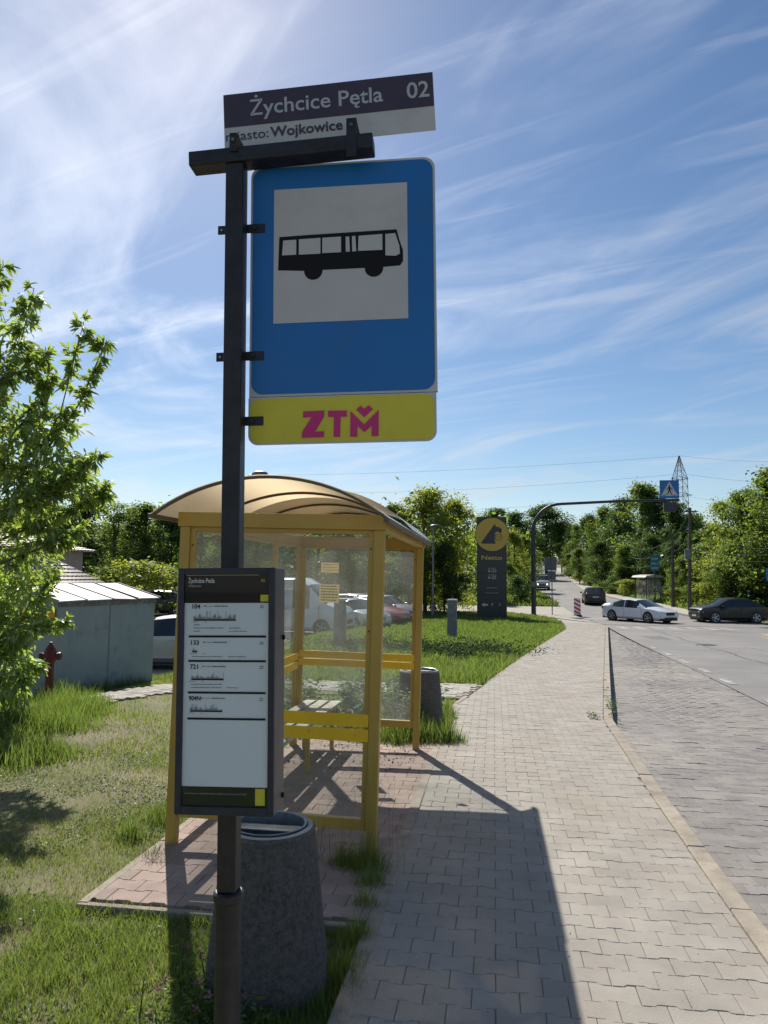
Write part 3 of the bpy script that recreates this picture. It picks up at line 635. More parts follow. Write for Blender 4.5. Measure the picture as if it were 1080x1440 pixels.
def scribble(x, z, w, h=.0022):
    xx = x
    while xx < x+w:
        l = rg.uniform(.002, .007); 
        tb.box(xx, min(x+w, xx+l), yy-.0014, yy-.001, Z(z), Z(z+h*rg.uniform(.6, 1))); xx += l+.0012
Hp = hz-bz            # height of the white sheet
rows = [('104', 0.0, .118, 72, .018, .108), ('133', .205*1.0, .014, 8, .008, .2), ('721', .330, .09, 55, .014, .32), ('904N', .507, .09, 55, .014, .49)]
Y1 = [(.000, .190), (.200, .325), (.333, .498), (.506, .640)]
for (no_, f0, bw, nb, bh, _), (s0, s1) in zip(rows, Y1):
    zt = hz - s0*Hp; zb = hz - s1*Hp
    text('lettering', no_, ix0+.022-s0*.012, Z(zt-.0150), .0125, M['black'], TC, yy-.0014, w=.0225 if len(no_) == 3 else .033, bold=.018)
    xs0 = ix0+.054-s0*.01; scribble(xs0, zt-.0095, .009, .0035); scribble(xs0+.013, zt-.0095, .014, .002); scribble(xs0+.030, zt-.0100, .038, .0035)
    scribble(ix1-.024, zt-.009, .009, .003); scribble(ix1-.025, zt-.014, .010, .003)
    gx = ix0+.026-s0*.012; gz_ = zt-(.048 if s0 < .1 else .045) if nb > 10 else zt-.036
    bars(gx, gz_+.004, nb, bw/nb, bh); tr_.box(gx, gx+bw, yy-.0014, yy-.001, Z(gz_), Z(gz_+.0038)); scribble(gx-.006, gz_-.004, .018, .0014); scribble(gx+.03, gz_-.004, .006, .0014)
    l = gz_-.012; nrow = int((l-zb-.004)/.0085)
    for k in range(nrow):
        scribble(gx, l-k*.0085, .018 if k % 2 == 0 and nrow > 2 else .085, .0022)
        if k > 0 or nb < 10: scribble(gx+.10, l-k*.0085, .03 if k % 2 else .05, .0022)
    tr_.box(ix0+.013, ix1-.008, yy-.0014, yy-.001, Z(zb-.0005), Z(zb+.0052))
scribble(ix0+.008, iz0+.03, .17, .004); 
tb.build('fine_print', M['greytext'], TC)['kind'] = 'stuff'; tr_.build('heavy_rule', M['black'], TC)
mb = MB(); mb.box(ix0, ix1, cy0-.002, cy0-.0005, Z(iz0), Z(iz1)); mb.build('case_pane', glassmat('case_glass', dirt=.002, refl=.025), TC)

# ------------------------------------------------------------------ bus shelter
SH = empty('bus_shelter', (-.79, 4.86, G(-.8, 4.86)), 0, 'ochre framed glass bus shelter with arched bronze roof beside the pavement', 'bus shelter', rot=(0, R(1.1), R(.8)))
W, LN, HT = 1.345, 3.2, 2.09; PW = .07
gs = LN*-.02
def post(x, y, z0=-.06, w=PW, h=None):
    mb = MB(); zb = -.02*y+.0
    mb.box(x-w/2, x+w/2, y-w/2, y+w/2, zb+z0, (h or HT)); return mb.build('post', M['shelter'], SH, bev=.004)
# corner and side posts (x to the left is negative)
for x, y in ((0, 0), (-W, 0), (0, LN), (-W, LN)):
    p = post(x, y)
for y in (1.05, 2.2): post(-W, y, w=.045)
mb = MB(); mb.box(-W-.05, .05, -.045, .045, HT-.0, HT+.10); mb.build('beam', M['shelter'], SH, bev=.004)
mb = MB(); mb.box(-W-.05, .05, LN-.045, LN+.045, HT-.0, HT+.10); mb.build('beam', M['shelter'], SH, bev=.004)
for x in (0, -W):
    mb = MB(); mb.box(x-.035, x+.035, .046, LN-.046, HT+.005, HT+.085); mb.build('beam', M['shelter'], SH, bev=.003)
# bays: near end, far end, three on the back
def bay_panel(p, q, zb, zt, name='glass_pane', low=True):
    (x0, y0), (x1, y1) = p, q; d = Vector((x1-x0, y1-y0, 0)); L_ = d.length; d.normalize(); n_ = Vector((-d.y, d.x, 0))
    fr = MB(); a = Vector((x0, y0, 0)); b = Vector((x1, y1, 0)); e = .018
    for c_, s_ in ((a, 1), (b, -1)):
        fr = MB(); fr.bar(c_+d*e*s_+Vector((0, 0, zb)), c_+d*e*s_+Vector((0, 0, zt)), .036, .034, up=tuple(n_)); f = fr.build('glazing_bar', M['shelter'], SH, bev=.002, seg=1)
    lo = MB(); lo.bar(a+Vector((0, 0, zb)), b+Vector((0, 0, zb)), .05, .07); lo.build('rail', M['shelter'], SH, bev=.003)
    up = MB(); up.bar(a+Vector((0, 0, zt-.01)), b+Vector((0, 0, zt-.01)), .03, .03); up.build('rail', M['shelter'], SH, bev=.002, seg=1)
    g = MB(); a2, b2 = a+d*.036, b-d*.036; g.bar((a2.x, a2.y, (zb+.037+zt-.03)/2), (b2.x, b2.y, (zb+.037+zt-.03)/2), .006, zt-.03-zb-.037); go = g.build(name, M['glass'], SH)
    s = MB()
    for k in (1,-1):
        for t0 in (zb+.05,):
            c1_, c2_ = a2+d*.003, a2+d*.008
    # bolts along the glazing bars
    for c, sgn in ((a, 1), (b, -1)):
        for z in np.linspace(zb+.15, zt-.12, 4):
            pt = c+d*(.018*sgn)+Vector((0, 0, float(z))); s.tube([pt-n_*.0215, pt+n_*.0215], .006, 6)
    s.build('bolt', M['seal'], f)['kind'] = 'stuff'
    return go
hp = PW/2
bay_panel((-W+hp, 0), (-hp, 0), .19, HT-.005); bay_panel((-W+hp, LN), (-hp, LN), .20, HT-.005)
for a, b in ((hp, 1.05-.0225), (1.05+.0225, 2.2-.0225), (2.2+.0225, LN-hp)): bay_panel((-W, a), (-W, b), .17, HT+.0)
# yellow boards
for y, zl in ((-.028, (.755, .850)), (LN-.028, (.82, .905))):
    for z in zl:
        mb = MB(); mb.box(-W+hp+.001, -hp-.001, y-.012, y-.001, z-.04, z+.04 if y < 1 else z+.035); mb.build('yellow_board', M['board'], SH, bev=.003)
for a, b in ((hp, 1.02), (1.08, 2.17), (2.23, LN-hp)):
    for z in (.78, .875):
        mb = MB(); mb.box(-W+.022, -W+.034, a, b, z-.04, z+.04); mb.build('yellow_board', M['board'], SH, bev=.003)
# vaulted roof
rx0, rx1, ry0, ry1 = -W-.13, .09, -.30, LN+.28
cxr = (rx0+rx1)/2; half = (rx1-rx0)/2; sag = .262; Rr = (half**2+sag**2)/(2*sag); ze = HT+.058
def arc(k, n=24, dr=0.0):
    a = math.asin(half/Rr)*(2*k/n-1); return (cxr+(Rr+dr)*math.sin(a), ze+(Rr+dr)*math.cos(a)-(Rr-sag))
mb = MB(); nys = 13; n = 24; vs = []
for dr in (0, .008):
    for j in range(nys):
        y = ry0+(ry1-ry0)*j/(nys-1)
        for k in range(n+1): x, z = arc(k, n, dr); vs.append((x, y, z))
def idx(s, j, k): return (s*nys+j)*(n+1)+k
fs = []
for j in range(nys-1):
    for k in range(n):
        fs.append((idx(1, j, k), idx(1, j, k+1), idx(1, j+1, k+1), idx(1, j+1, k)))
# one skin is enough: the sheet is 3 mm polycarbonate
mb.add(vs, fs); ro = mb.build('roof_sheet', M['sheet'], SH, smooth=True)
# far half of the roof: a second, higher vaulted sheet overlapping the first
sag2 = .335; R2_ = (half**2+sag2**2)/(2*sag2); mb = MB(); vs = []; yA, yB = 1.2, ry1+.01
for j in range(7):
    y = yA+(yB-yA)*j/6
    for k in range(n+1):
        a = math.asin(half/R2_)*(2*k/n-1); vs.append((cxr+(R2_+.012)*math.sin(a), y, ze+.014+(R2_+.012)*math.cos(a)-(R2_-sag2)))
mb.add(vs, [(j*(n+1)+k, j*(n+1)+k+1, (j+1)*(n+1)+k+1, (j+1)*(n+1)+k) for j in range(6) for k in range(n)]); mb.build('roof_cover', M['sheet'], SH, smooth=True)
nr = 5
for j in range(nr):
    y = ry0+.015+(ry1-ry0-.03)*j/(nr-1); mb = MB(); pts = [arc(k, n, -.010) for k in range(n+1)]
    for k in range(n):
        a, b = pts[k], pts[k+1]; wv = .013
        mb.add([(a[0], y-wv, a[1]-.004), (a[0], y+wv, a[1]-.004), (b[0], y+wv, b[1]-.004), (b[0], y-wv, b[1]-.004),
                (a[0], y-wv, a[1]+.014), (a[0], y+wv, a[1]+.014), (b[0], y+wv, b[1]+.014), (b[0], y-wv, b[1]+.014)],
               [(0, 1, 2, 3), (7, 6, 5, 4), (0, 3, 7, 4), (1, 5, 6, 2)])
    mb.build('roof_rib', M['woodbrown'] if False else mat('rib_brown', (.13, .085, .05), .5, var=.1), SH)
for x in (rx0+.005, rx1-.005):
    mb = MB(); mb.box(x-.022, x+.014, ry0-.01, ry1+.01, ze-.022, ze+.006); mb.build('eave_profile', mat('rib_brown', (.13, .085, .05), .5), SH, bev=.003)
# notices stuck on the far pane
def notice(x, z, w, h, m, lines, lm):
    mb = MB(); mb.box(x-w/2, x+w/2, LN-.0052, LN-.0042, z-h/2, z+h/2); o = mb.build('notice', m, SH)
    mb = MB()
    for k in range(lines):
        mb = MB(); zz_ = z+h/2-h*(k+.7)/(lines+.6); xx = x-w*.42
        while xx < x+w*.40: l = rg.uniform(.01, .035); mb.box(xx, xx+l, LN-.0066, LN-.0056, zz_-h*.025, zz_+h*.035); xx += l+.006
        mb.build('notice_print', lm, o)['kind'] = 'stuff'
    return o
notice(-1.0, 1.565, .22, .20, M['notice'], 6, M['greytext']); notice(-1.0, 1.85, .20, .11, M['notice'], 3, M['red'])
mb = MB(); mb.prism([(-.42, 1.90), (-.36, 1.92), (-.31, 1.90), (-.33, 1.86), (-.345, 1.83), (-.38, 1.85)], LN-.0052, LN-.0042); mb.build('torn_sticker', M['signwhite'], SH)

# bench ---------------------------------------------------------------
BN = empty('bench', (-1.87, 5.55, G(-1.8, 5.55)), R(0), 'weathered pale slatted bench standing inside the glass bus shelter', 'bench')
for x in (-.145, 0, .145):
    mb = MB(); mb.bar((x, 0, .455), (x, 2.6, .405), .115, .03); mb.build('slat', M['bench'], BN, bev=.005)
for y in (.25, 1.3, 2.35):
    mb = MB(); z = .437-.019*y; mb.box(-.19, .19, y-.02, y+.02, z-.045, z); mb.box(-.17, -.13, y-.02, y+.02, -.05-.02*y, z-.046); mb.box(.13, .17, y-.02, y+.02, -.05-.02*y, z-.046)
    mb.build('leg', M['shelter'], BN, bev=.003)

# concrete litter bins -------------------------------------------------
def litter_bin(loc, label, rr=(.262, .200), h=.655, lid=True, fluted=0):
    T = empty('litter_bin', loc, 0, label, 'litter bin', 'concrete litter bins beside the shelter')
    mb = MB(); p = [(rr[0]*.97, -.06), (rr[0], .0), (rr[0]*.99, .08)] + [(rr[0]+(rr[1]-rr[0])*k/6*.98, .08+(h-.11)*k/6) for k in range(1, 7)] + [(rr[1]+.002, h-.012), (rr[1]-.012, h)]
    mb.lathe(p, 40); mb.build('concrete_body', M['concrete'], T, smooth=True)
    mb = MB(); mb.lathe([(rr[1]-.011, h+.0005), (rr[1]-.018, h+.006), (rr[1]-.032, h+.004), (rr[1]-.036, h-.03)], 40); mb.build('rim', M['rim'], T, smooth=True)
    mb = MB(); mb.lathe([(rr[1]-.037, h+.01), (rr[1]-.041, h+.014), (rr[1]-.048, h+.01), (rr[1]-.052, h-.04), (rr[1]-.06, h-.35), (.0, h-.36)], 36); mb.build('metal_liner', M['liner'], T, smooth=True)
    mb = MB(); mb.prism([(-.165, h-.012), (.165, h-.012), (.165, h-.002), (-.165, h-.002)], -.05, .02); mb.build('stub_plate', M['liner'], T, bev=.003)
    return T
litter_bin((-.985, 3.27, G(-.9, 3.24)), 'squat tapered concrete litter bin with metal liner beside the dark sign pole')
litter_bin((-.93, 9.35, G(-.9, 9.35)+.04), 'dark weathered concrete litter bin in weeds behind the far end of the shelter', rr=(.30, .25), h=.66)

# ------------------------------------------------------------------ foliage builders
def rot_basis(nrm, ang):
    a = np.cross(nrm, np.array([.3, .5, .81])); a /= np.linalg.norm(a, axis=1, keepdims=True)+1e-9; b = np.cross(nrm, a)
    c, s = np.cos(ang)[:, None], np.sin(ang)[:, None]
    return a*c+b*s, -a*s+b*c
def leaf_cards(P, size, droop=.3, aspect=.55, r=rng):
    """P (n,3) leaf positions -> rhombic leaf faces"""
    n = len(P); nr_ = r.normal(size=(n, 3)); nr_[:, 2] = np.abs(nr_[:, 2])+.5; nr_ /= np.linalg.norm(nr_, axis=1, keepdims=True)
    a, b = rot_basis(nr_, r.uniform(0, 6.28, n)); s = (size*r.uniform(.6, 1.35, n))[:, None]
    a = a - np.array([0, 0, droop])*r.uniform(0, 1, (n, 1))
    q0 = P; q1 = P+a*s*.45+b*s*aspect*.5+nr_*s*.06; q2 = P+a*s; q3 = P+a*s*.45-b*s*aspect*.5+nr_*s*.06
    V = np.stack([q0, q1, q2, q3], 1).reshape(-1, 3); i = np.arange(n)*4
    return V, np.stack([i, i+1, i+2, i+3], 1)
def tree_meshes(seed, H=10, Rc=3.2, base=.18, n=9000, leaf=.26, m='lf_mid', sparse=.0, nclus=110, shape='round'):
    r = np.random.default_rng(seed); C = []
    nb = 9; lobes = []
    for k in range(nb):
        t_ = k/(nb-1); z = H*(base+.12+(1-base-.2)*t_); w = (math.sin(math.pi*min(1, .22+.72*t_)) if shape == 'round' else (1-t_)*.9+.18)*Rc
        a = r.uniform(0, 6.28)+k*2.4; lobes.append((math.cos(a)*w*.5, math.sin(a)*w*.5, z, w*r.uniform(.5, .75)))
    lobes.append((0, 0, H*.86, Rc*.42))
    for k in range(nclus):
        l = lobes[r.integers(len(lobes))]; d = r.normal(size=3); d /= np.linalg.norm(d); rad = l[3]*r.uniform(.55, 1.05)
        C.append((l[0]+d[0]*rad, l[1]+d[1]*rad, max(H*base*.6, l[2]+d[2]*rad*.95)))
    C = np.array(C); per = n//len(C); P = []
    for c in C:
        sg = r.uniform(.28, .52)*Rc/3.2; q = r.normal(size=(int(per*r.uniform(.5, 1.5)), 3))*np.array([sg, sg, sg*.62]); P.append(c+q)
    P = np.concatenate(P); V, F = leaf_cards(P, leaf, .35, .6, r)
    crown = np_mesh('crown', V, F, M[m])
    mb = MB(); lean = r.normal(size=2)*.25
    tp_ = [(0, 0, -.4), (lean[0]*.3, lean[1]*.3, H*.25), (lean[0], lean[1], H*.55), (lean[0]*1.4, lean[1]*1.4, H*.85)]
    mb.tube(tp_, [H*.018, H*.014, H*.009, H*.003], 7)
    for l in lobes:
        z0 = max(H*.15, l[2]-H*.2); f = z0/H
        mb.tube([(lean[0]*f*1.5, lean[1]*f*1.5, z0), (l[0]*.5, l[1]*.5, (z0+l[2])/2), (l[0]*1.1, l[1]*1.1, l[2]+.2)], [H*.006, H*.004, H*.0015], 5)
    for c in C[::3]:
        k = min(lobes, key=lambda l: (l[0]-c[0])**2+(l[1]-c[1])**2+(l[2]-c[2])**2); mb.tube([(k[0]*.6, k[1]*.6, k[2]-.3), tuple(c)], [.03, .008], 4, cap=False)
    me = bpy.data.meshes.new('trunk'); me.from_pydata(mb.v, [], mb.f); me.materials.append(M['bark']); me.update()
    return crown, me
TV = dict(
 dark=[tree_meshes(s, 10, 3.3, .12, 12000, .24, 'lf_dark', nclus=130) for s in (1, 2, 3)],
 mid=[tree_meshes(s, 10, 3.2, .1, 12000, .24, 'lf_mid', nclus=130) for s in (4, 5, 6)],
 yel=[tree_meshes(s, 10, 3.2, .08, 11000, .23, 'lf_yel', nclus=120) for s in (7, 8)],
 airy=[tree_meshes(9, 10, 2.6, .1, 5200, .20, 'lf_mid', nclus=90, shape='cone'), tree_meshes(10, 10, 2.8, .1, 5600, .2, 'lf_yel', nclus=90)],
 bush=[tree_meshes(s, 3, 1.9, .0, 5200, .15, m, nclus=70) for s, m in ((11, 'lf_mid'), (12, 'lf_yel'), (13, 'lf_dark'))],
 pine=[tree_meshes(14, 10, 2.2, .1, 9000, .2, 'juniper', nclus=120, shape='cone')])
tcount = [0]
LM = [(-60, 'over the house roof at the left edge'), (50, 'behind the maple and the house roofs'), (80, 'right of the maple above the small tiled roof'), (110, 'above the kiosk roof'), (150, 'above the right half of the kiosk roof'),
      (190, 'left of the left shelter eave'), (225, 'touching the left shelter eave'), (262, 'behind the left shelter post'), (300, 'behind the left part of the near glass'), (335, 'hidden behind the sign pole'), (352, 'right of the sign pole behind the glass'), (382, 'whose top shows above the shelter roof'),
      (425, 'seen above the right half of the shelter roof'), (455, 'behind the notices on the glass'), (470, 'behind the parked cars'), (505, 'behind the near right shelter post'), (560, 'right of the shelter'), (700, 'behind the pylon sign'), (780, 'at the foot of the hill right of the road top'), (795, 'beside the road where it vanishes'),
      (808, 'above the striped barrier'), (818, 'above the left side of the dark hatchback'), (830, 'directly above the dark hatchback'), (842, 'right of the dark hatchback'), (850, 'under the middle of the gantry arm'), (860, 'above the tail of the white sedan'), (875, 'above the rear wheel of the white sedan'),
      (890, 'left of the far bus shelter'), (903, 'behind the far bus shelter'), (912, 'behind the teal bus stop board'), (925, 'behind the hanging crossing sign'), (942, 'behind the shorter utility pole'), (954, 'below the lattice pylon'), (965, 'behind the tall utility pole'), (985, 'right of the tall utility pole'),
      (1002, 'above the nose of the black car'), (1015, 'above the bonnet of the black car'), (1030, 'above the black car'), (1045, 'above the roof of the black car'), (1060, 'behind the rear of the black car'), (1078, 'at the right edge behind the crossing sign'), (1100, 'just beyond the right edge'), (1125, 'outside the right edge'), (1180, 'farther outside the right edge'), (1260, 'well outside the right edge')]
used_labels = set()
def lm_label(kind, px, top):
    c = {'dark': 'dark green', 'mid': 'green', 'yel': 'yellow green', 'airy': 'light feathery', 'bush': 'bushy green', 'pine': 'dark'}[kind]; w = [b for a, b in LM if a <= px][-1]
    hgt = 'tall' if top < 700 else ('middle-height' if top < 740 else 'low')
    n_ = 'shrub' if kind == 'bush' else 'tree'; t_ = f"{c} {n_} {w}" if kind == 'bush' else f"{hgt} {c} {n_} {w}"
    if t_ in used_labels: t_ = t_.replace(c, 'farther '+c)
    used_labels.add(t_); return t_
def tree(kind, px, D, top, wscale=1, var=None, label=None, group=None, basey=None, cat='tree'):
    p = at(px, 800, D); x, y = p.x, p.y; z = G(x, y)-.1; zt = at(px, top, D).z
    vs_ = TV[kind]; k = (tcount[0] if var is None else var) % len(vs_); tcount[0] += 1
    H0 = 3 if kind == 'bush' else 10; s = max(.15, (zt-z)/H0)
    nm = {'bush': 'shrub', 'pine': 'conifer_tree'}.get(kind, 'deciduous_tree')
    o = empty(nm, (x, y, z), rng.uniform(0, 6.28), label, 'shrub' if kind == 'bush' else 'tree', group)
    w = s*wscale*rng.uniform(.92, 1.1); o.scale = (w, w, s)
    link('crown', vs_[k][0], o); link('trunk' if kind != 'bush' else 'stem', vs_[k][1], o); return o
# ---- background left of the shelter
gL = 'dense trees behind the car park'; lL = 'green leafy tree in the dense row behind the car park'
for px, D, tp, k, w in ((60, 62, 700, 'mid', 1.0), (120, 66, 690, 'dark', 1.0), (165, 60, 702, 'airy', 1.1), (200, 64, 706, 'mid', 1.0), (238, 62, 712, 'dark', 1.0), (280, 68, 700, 'mid', 1.1), (320, 70, 715, 'dark', 1),
                        (360, 66, 700, 'mid', 1), (400, 70, 680, 'dark', 1.0), (445, 68, 678, 'airy', 1.0), (480, 62, 712, 'mid', 1.0), (520, 66, 716, 'dark', 1.0), (-30, 60, 690, 'mid', 1.2), (20, 70, 700, 'dark', 1.1),
                        (90, 72, 728, 'mid', 1.2), (220, 72, 740, 'dark', 1.3), (340, 75, 745, 'dark', 1.3), (460, 74, 740, 'dark', 1.3)):
    tree(k, px, D, tp, w, label=lm_label(k, px, tp), group=gL)
for px, D, tp, lab in ((555, 57, 706, 'feathery green tree just right of the shelter roof'), (598, 55, 684, 'tallest bright green tree between shelter and dark pylon sign'), (640, 56, 700, 'yellow green tree touching the left side of the dark pylon sign')):
    tree('yel' if px > 590 else 'mid', px, D, tp, 1.0, label=lab)
tree('dark', 575, 52, 755, 1.0, label='low dark green tree behind the thin lamp post right of the shelter')
tree('dark', 625, 53, 762, 1.0, label='low dark green tree left of the pylon sign foot')
for px, D, tp, v, lab in ((195, 46, 792, 1, 'light green rounded shrub at the car park edge above the kiosk roof'), (235, 50, 800, 0, 'green shrub right beside the left post of the shelter'), (150, 52, 800, 0, 'green shrub between small roof and rounded light shrub')):
    tree('bush', px, D, tp, 1.5, v, lab)
# ---- behind the pylon sign and far up the road
for px, D, tp, k, w, lab in ((700, 125, 714, 'dark', 1.2, 'far dark tree directly above the pylon sign'), (728, 130, 720, 'dark', 1.3, 'far dark tree right of the pylon sign top'), (768, 150, 708, 'dark', 1.35, 'far dome-topped dark tree right of the gantry post'),
                         (722, 76, 744, 'yel', .8, 'yellow green tree between pylon sign and gantry post'), (738, 90, 752, 'mid', .9, 'green tree behind the gantry post'), (715, 70, 790, 'mid', .9, 'low tree overhanging the driveway beside the pylon sign'),
                         (778, 240, 738, 'dark', 1.3, 'distant tree closing the top of the road'), (750, 235, 745, 'mid', 1.3, 'distant tree left of the road top'), (800, 190, 735, 'dark', 1.0, 'distant dark tree right of the road top')):
    tree(k, px, D, tp, w, label=lab)
for px, D, tp in ((728, 66, 812), (742, 72, 818), (700, 64, 815)):
    tree('bush', px, D, tp, 1.0, label={728: 'small green shrub between pylon sign and gantry post', 742: 'small green shrub directly left of the gantry post', 700: 'small green shrub hidden behind the foot of the pylon sign'}[px], group='shrubs behind the pylon sign')
# ---- wood on the right of the road
gR = 'trees of the wood right of the road'; lR = 'dense dark green tree in the wood right of the road'
for px, D, tp, k, w in ((790, 150, 742, 'dark', .8), (812, 130, 736, 'mid', .8), (832, 118, 722, 'dark', .85), (852, 105, 712, 'mid', .85), (878, 96, 700, 'dark', .9), (905, 88, 678, 'mid', .95), (930, 86, 700, 'dark', .9),
                        (955, 80, 706, 'dark', .9), (975, 82, 722, 'mid', .9), (845, 92, 760, 'dark', 1), (880, 84, 765, 'mid', 1), (915, 80, 750, 'dark', 1), (950, 76, 760, 'dark', 1), (815, 110, 770, 'mid', 1), (990, 74, 745, 'dark', 1),
                        (800, 128, 778, 'mid', 1)):
    tree(k, px, D, tp, w, label=lm_label(k, px, tp), group=gR)
gY = 'lighter trees at the right edge'; lY = 'lighter yellow green tree at the right side of the junction'
for px, D, tp, k, w in ((1005, 66, 735, 'mid', .9), (1018, 62, 700, 'airy', 1.0), (1050, 60, 688, 'mid', .85), (1085, 56, 655, 'mid', .9), (1072, 62, 700, 'dark', 1.0), (1120, 55, 660, 'mid', 1.2), (1035, 58, 760, 'mid', 1.2), (1070, 57, 750, 'mid', 1.2), (1000, 64, 790, 'yel', 1.2), (960, 68, 780, 'mid', 1.0), (1160, 54, 670, 'mid', 1.3), (1210, 52, 680, 'dark', 1.3), (1130, 60, 700, 'dark', 1.3), (1280, 52, 680, 'mid', 1.3)):
    tree(k, px, D, tp, w, label=lm_label(k, px, tp), group=gY)
gS = 'shrubs along the verge right of the road'
for px, D, tp, v in ((800, 135, 800, 0), (812, 118, 806, 1), (828, 105, 808, 0), (845, 95, 808, 2), (862, 86, 812, 0), (880, 80, 816, 1), (872, 84, 800, 2), (900, 80, 812, 0), (935, 74, 825, 0), (952, 66, 828, 1), (975, 63, 822, 0), (1000, 60, 820, 1), (1025, 58, 815, 0), (1050, 56, 822, 2), (1080, 55, 815, 0), (1110, 54, 815, 1), (1150, 52, 815, 0), (822, 112, 796, 2), (850, 95, 795, 0)):
    tree('bush', px, D, tp, 1.25, v, lm_label('bush', px, tp), gS)
# far wooded rise closing the horizon on both sides
P = []
for k in range(520):
    x = rng.uniform(-170, 190); y = rng.uniform(175, 300)
    if -2 < x < 26 and y < 232: continue
    z = G(x, min(y, 330)); h = rng.uniform(7, 12)
    q = rng.normal(size=(80, 3))*np.array([2.6, 2.6, 2.4])+np.array([x, y, z+h*.62]); P.append(q)
V, F = leaf_cards(np.concatenate(P), 1.15, .3, .7); tag(link('far_woodland', np_mesh('far_woodland', V, F, M['lf_dark'])), 'far dark wooded rise closing the horizon behind the road', 'woodland', kind='stuff')
P = []
for k in range(520):          # side wood left, behind houses
    x = rng.uniform(-90, 1.5); y = rng.uniform(80, 110); z = G(x, y); q = rng.normal(size=(90, 3))*np.array([1.8, 1.8, 1.7])+np.array([x, y, z+rng.uniform(1, 6.5)]); P.append(q)
V, F = leaf_cards(np.concatenate(P), .55, .3, .7); tag(link('car_park_woodland', np_mesh('car_park_woodland', V, F, M['lf_mid'])), 'thick green wood filling the gaps behind the car park trees', 'woodland', kind='stuff')
P = []
for k in range(360):
    y = rng.uniform(56, 150); x = float(roadr(y))+rng.uniform(7, 26); z = G(x, y); q = rng.normal(size=(90, 3))*np.array([1.5, 1.5, 1.5])+np.array([x, y, z+rng.uniform(.6, 4.8)]); P.append(q)
V, F = leaf_cards(np.concatenate(P), .42, .3, .7); tag(link('roadside_undergrowth', np_mesh('roadside_undergrowth', V, F, M['lf_dark'])), 'dark undergrowth between the trees right of the road', 'undergrowth', kind='stuff')

# ------------------------------------------------------------------ near left tree and shrub
def near_leaves(P, Dr, size, r=rng):
    """long pointed folded leaves, P base points, Dr directions"""
    n = len(P); d = Dr/(np.linalg.norm(Dr, axis=1, keepdims=True)+1e-9); d = d+np.array([0, 0, -.55])*r.uniform(.2, 1.3, (n, 1)); d /= np.linalg.norm(d, axis=1, keepdims=True)
    s = np.cross(d, r.normal(size=(n, 3))); s /= np.linalg.norm(s, axis=1, keepdims=True)+1e-9; u = np.cross(s, d)
    l = (size*r.uniform(.6, 1.3, n))[:, None]; w = l*.16
    v = [P, P+d*l*.3+s*w*.85-u*w*.3, P+d*l*.65+s*w*.8-u*w*.3+np.array([0, 0, -.04])*l, P+d*l+np.array([0, 0, -.16])*l, P+d*l*.65-s*w*.8-u*w*.3+np.array([0, 0, -.04])*l, P+d*l*.3-s*w*.85-u*w*.3, P+d*l*.35+u*w*.25, P+d*l*.68+u*w*.2+np.array([0, 0, -.04])*l]
    V = np.stack(v, 1).reshape(-1, 3); i = np.arange(n)*8
    F = np.concatenate([np.stack([i, i+1, i+6, i], 1)[:, :3].repeat(1, 0)[:, [0, 1, 2]]*1, ]) if False else None
    Q = np.concatenate([np.stack([i+6, i+1, i+2, i+7], 1), np.stack([i+5, i+6, i+7, i+4], 1), np.stack([i+7, i+2, i+3, i+4], 1), np.stack([i, i+1, i+6, i+5], 1)])
    return V, Q
def shoot_tree(name, root_px, D, shoots, blobs, label, leaf=.12, cat='tree', m='lf_near', stems=True, nper=13, trunk_h=None, dens=1.0):
    b = at(*root_px, D); bz_ = G(b.x, b.y); T = empty(name, (b.x, b.y, bz_), 0, label, cat); o = Vector((b.x, b.y, bz_))
    tw = MB(); P = []; Dd = []
    for pts, dd, cnt, spread in shoots:
        c = [at(px, py, D+dd+float(rng.normal())*.1)-o for px, py in pts]
        cur = []
        for i in range(len(c)-1):
            for k in range(6): cur.append(c[i].lerp(c[i+1], k/6))
        cur.append(c[-1]); nn = len(cur); tw.tube(cur, [.016*(1-.8*i/nn) for i in range(nn)], 5)
        for k in range(cnt):
            t_ = rng.random()**.8; i = min(nn-2, int(t_*(nn-1))); base_ = cur[i].lerp(cur[i+1], rng.random()); tn = (cur[i+1]-cur[i]).normalized()
            sd_ = Vector(rng.normal(size=3)).normalized(); tip = base_ + (sd_*1.0+tn*.6).normalized()*spread*rng.uniform(.2, 1)*(1-.45*t_)
            if k % 3 == 0: tw.tube([base_, tip], [.004, .0015], 3, cap=False)
            for q in range(nper):
                f = rng.random(); pp = base_.lerp(tip, .25+.75*f); P.append(tuple(pp)); Dd.append(tuple(sd_+tn*.5+Vector(rng.normal(size=3))*.7))
    for px, py, rx_, ry_, dd, cnt in blobs:
        for k in range(int(cnt*dens)):
            a = rng.normal(size=3); a /= np.linalg.norm(a); a *= rng.uniform(.2, 1)**.5
            pp = at(px+a[0]*rx_, py+a[1]*ry_, D+dd+a[2]*rx_*D/FPX)-o
            tp_ = pp+Vector((a[0], a[2], -a[1]*.6+.3))*.15
            if k % 4 == 0: tw.tube([pp-(tp_-pp)*1.5, tp_], [.005, .0015], 3, cap=False)
            for q in range(nper):
                P.append(tuple(pp.lerp(tp_, rng.random()*1.2)+Vector(rng.normal(size=3))*.035)); Dd.append(tuple(Vector((a[0], a[2], -a[1]))+Vector(rng.normal(size=3))*.8))
    V, F = near_leaves(np.array(P), np.array(Dd), leaf); link('crown', np_mesh('crown', V, F, M[m]), T)
    tw.build('branches', M['twig'], T)['kind'] = 'stuff'
    if trunk_h:
        tk = MB(); tk.tube([(0, 0, -.3), (.05, 0, trunk_h*.4), (-.1, .1, trunk_h)], [.09, .07, .03], 10); tk.build('trunk', M['bark'], T)
    return T
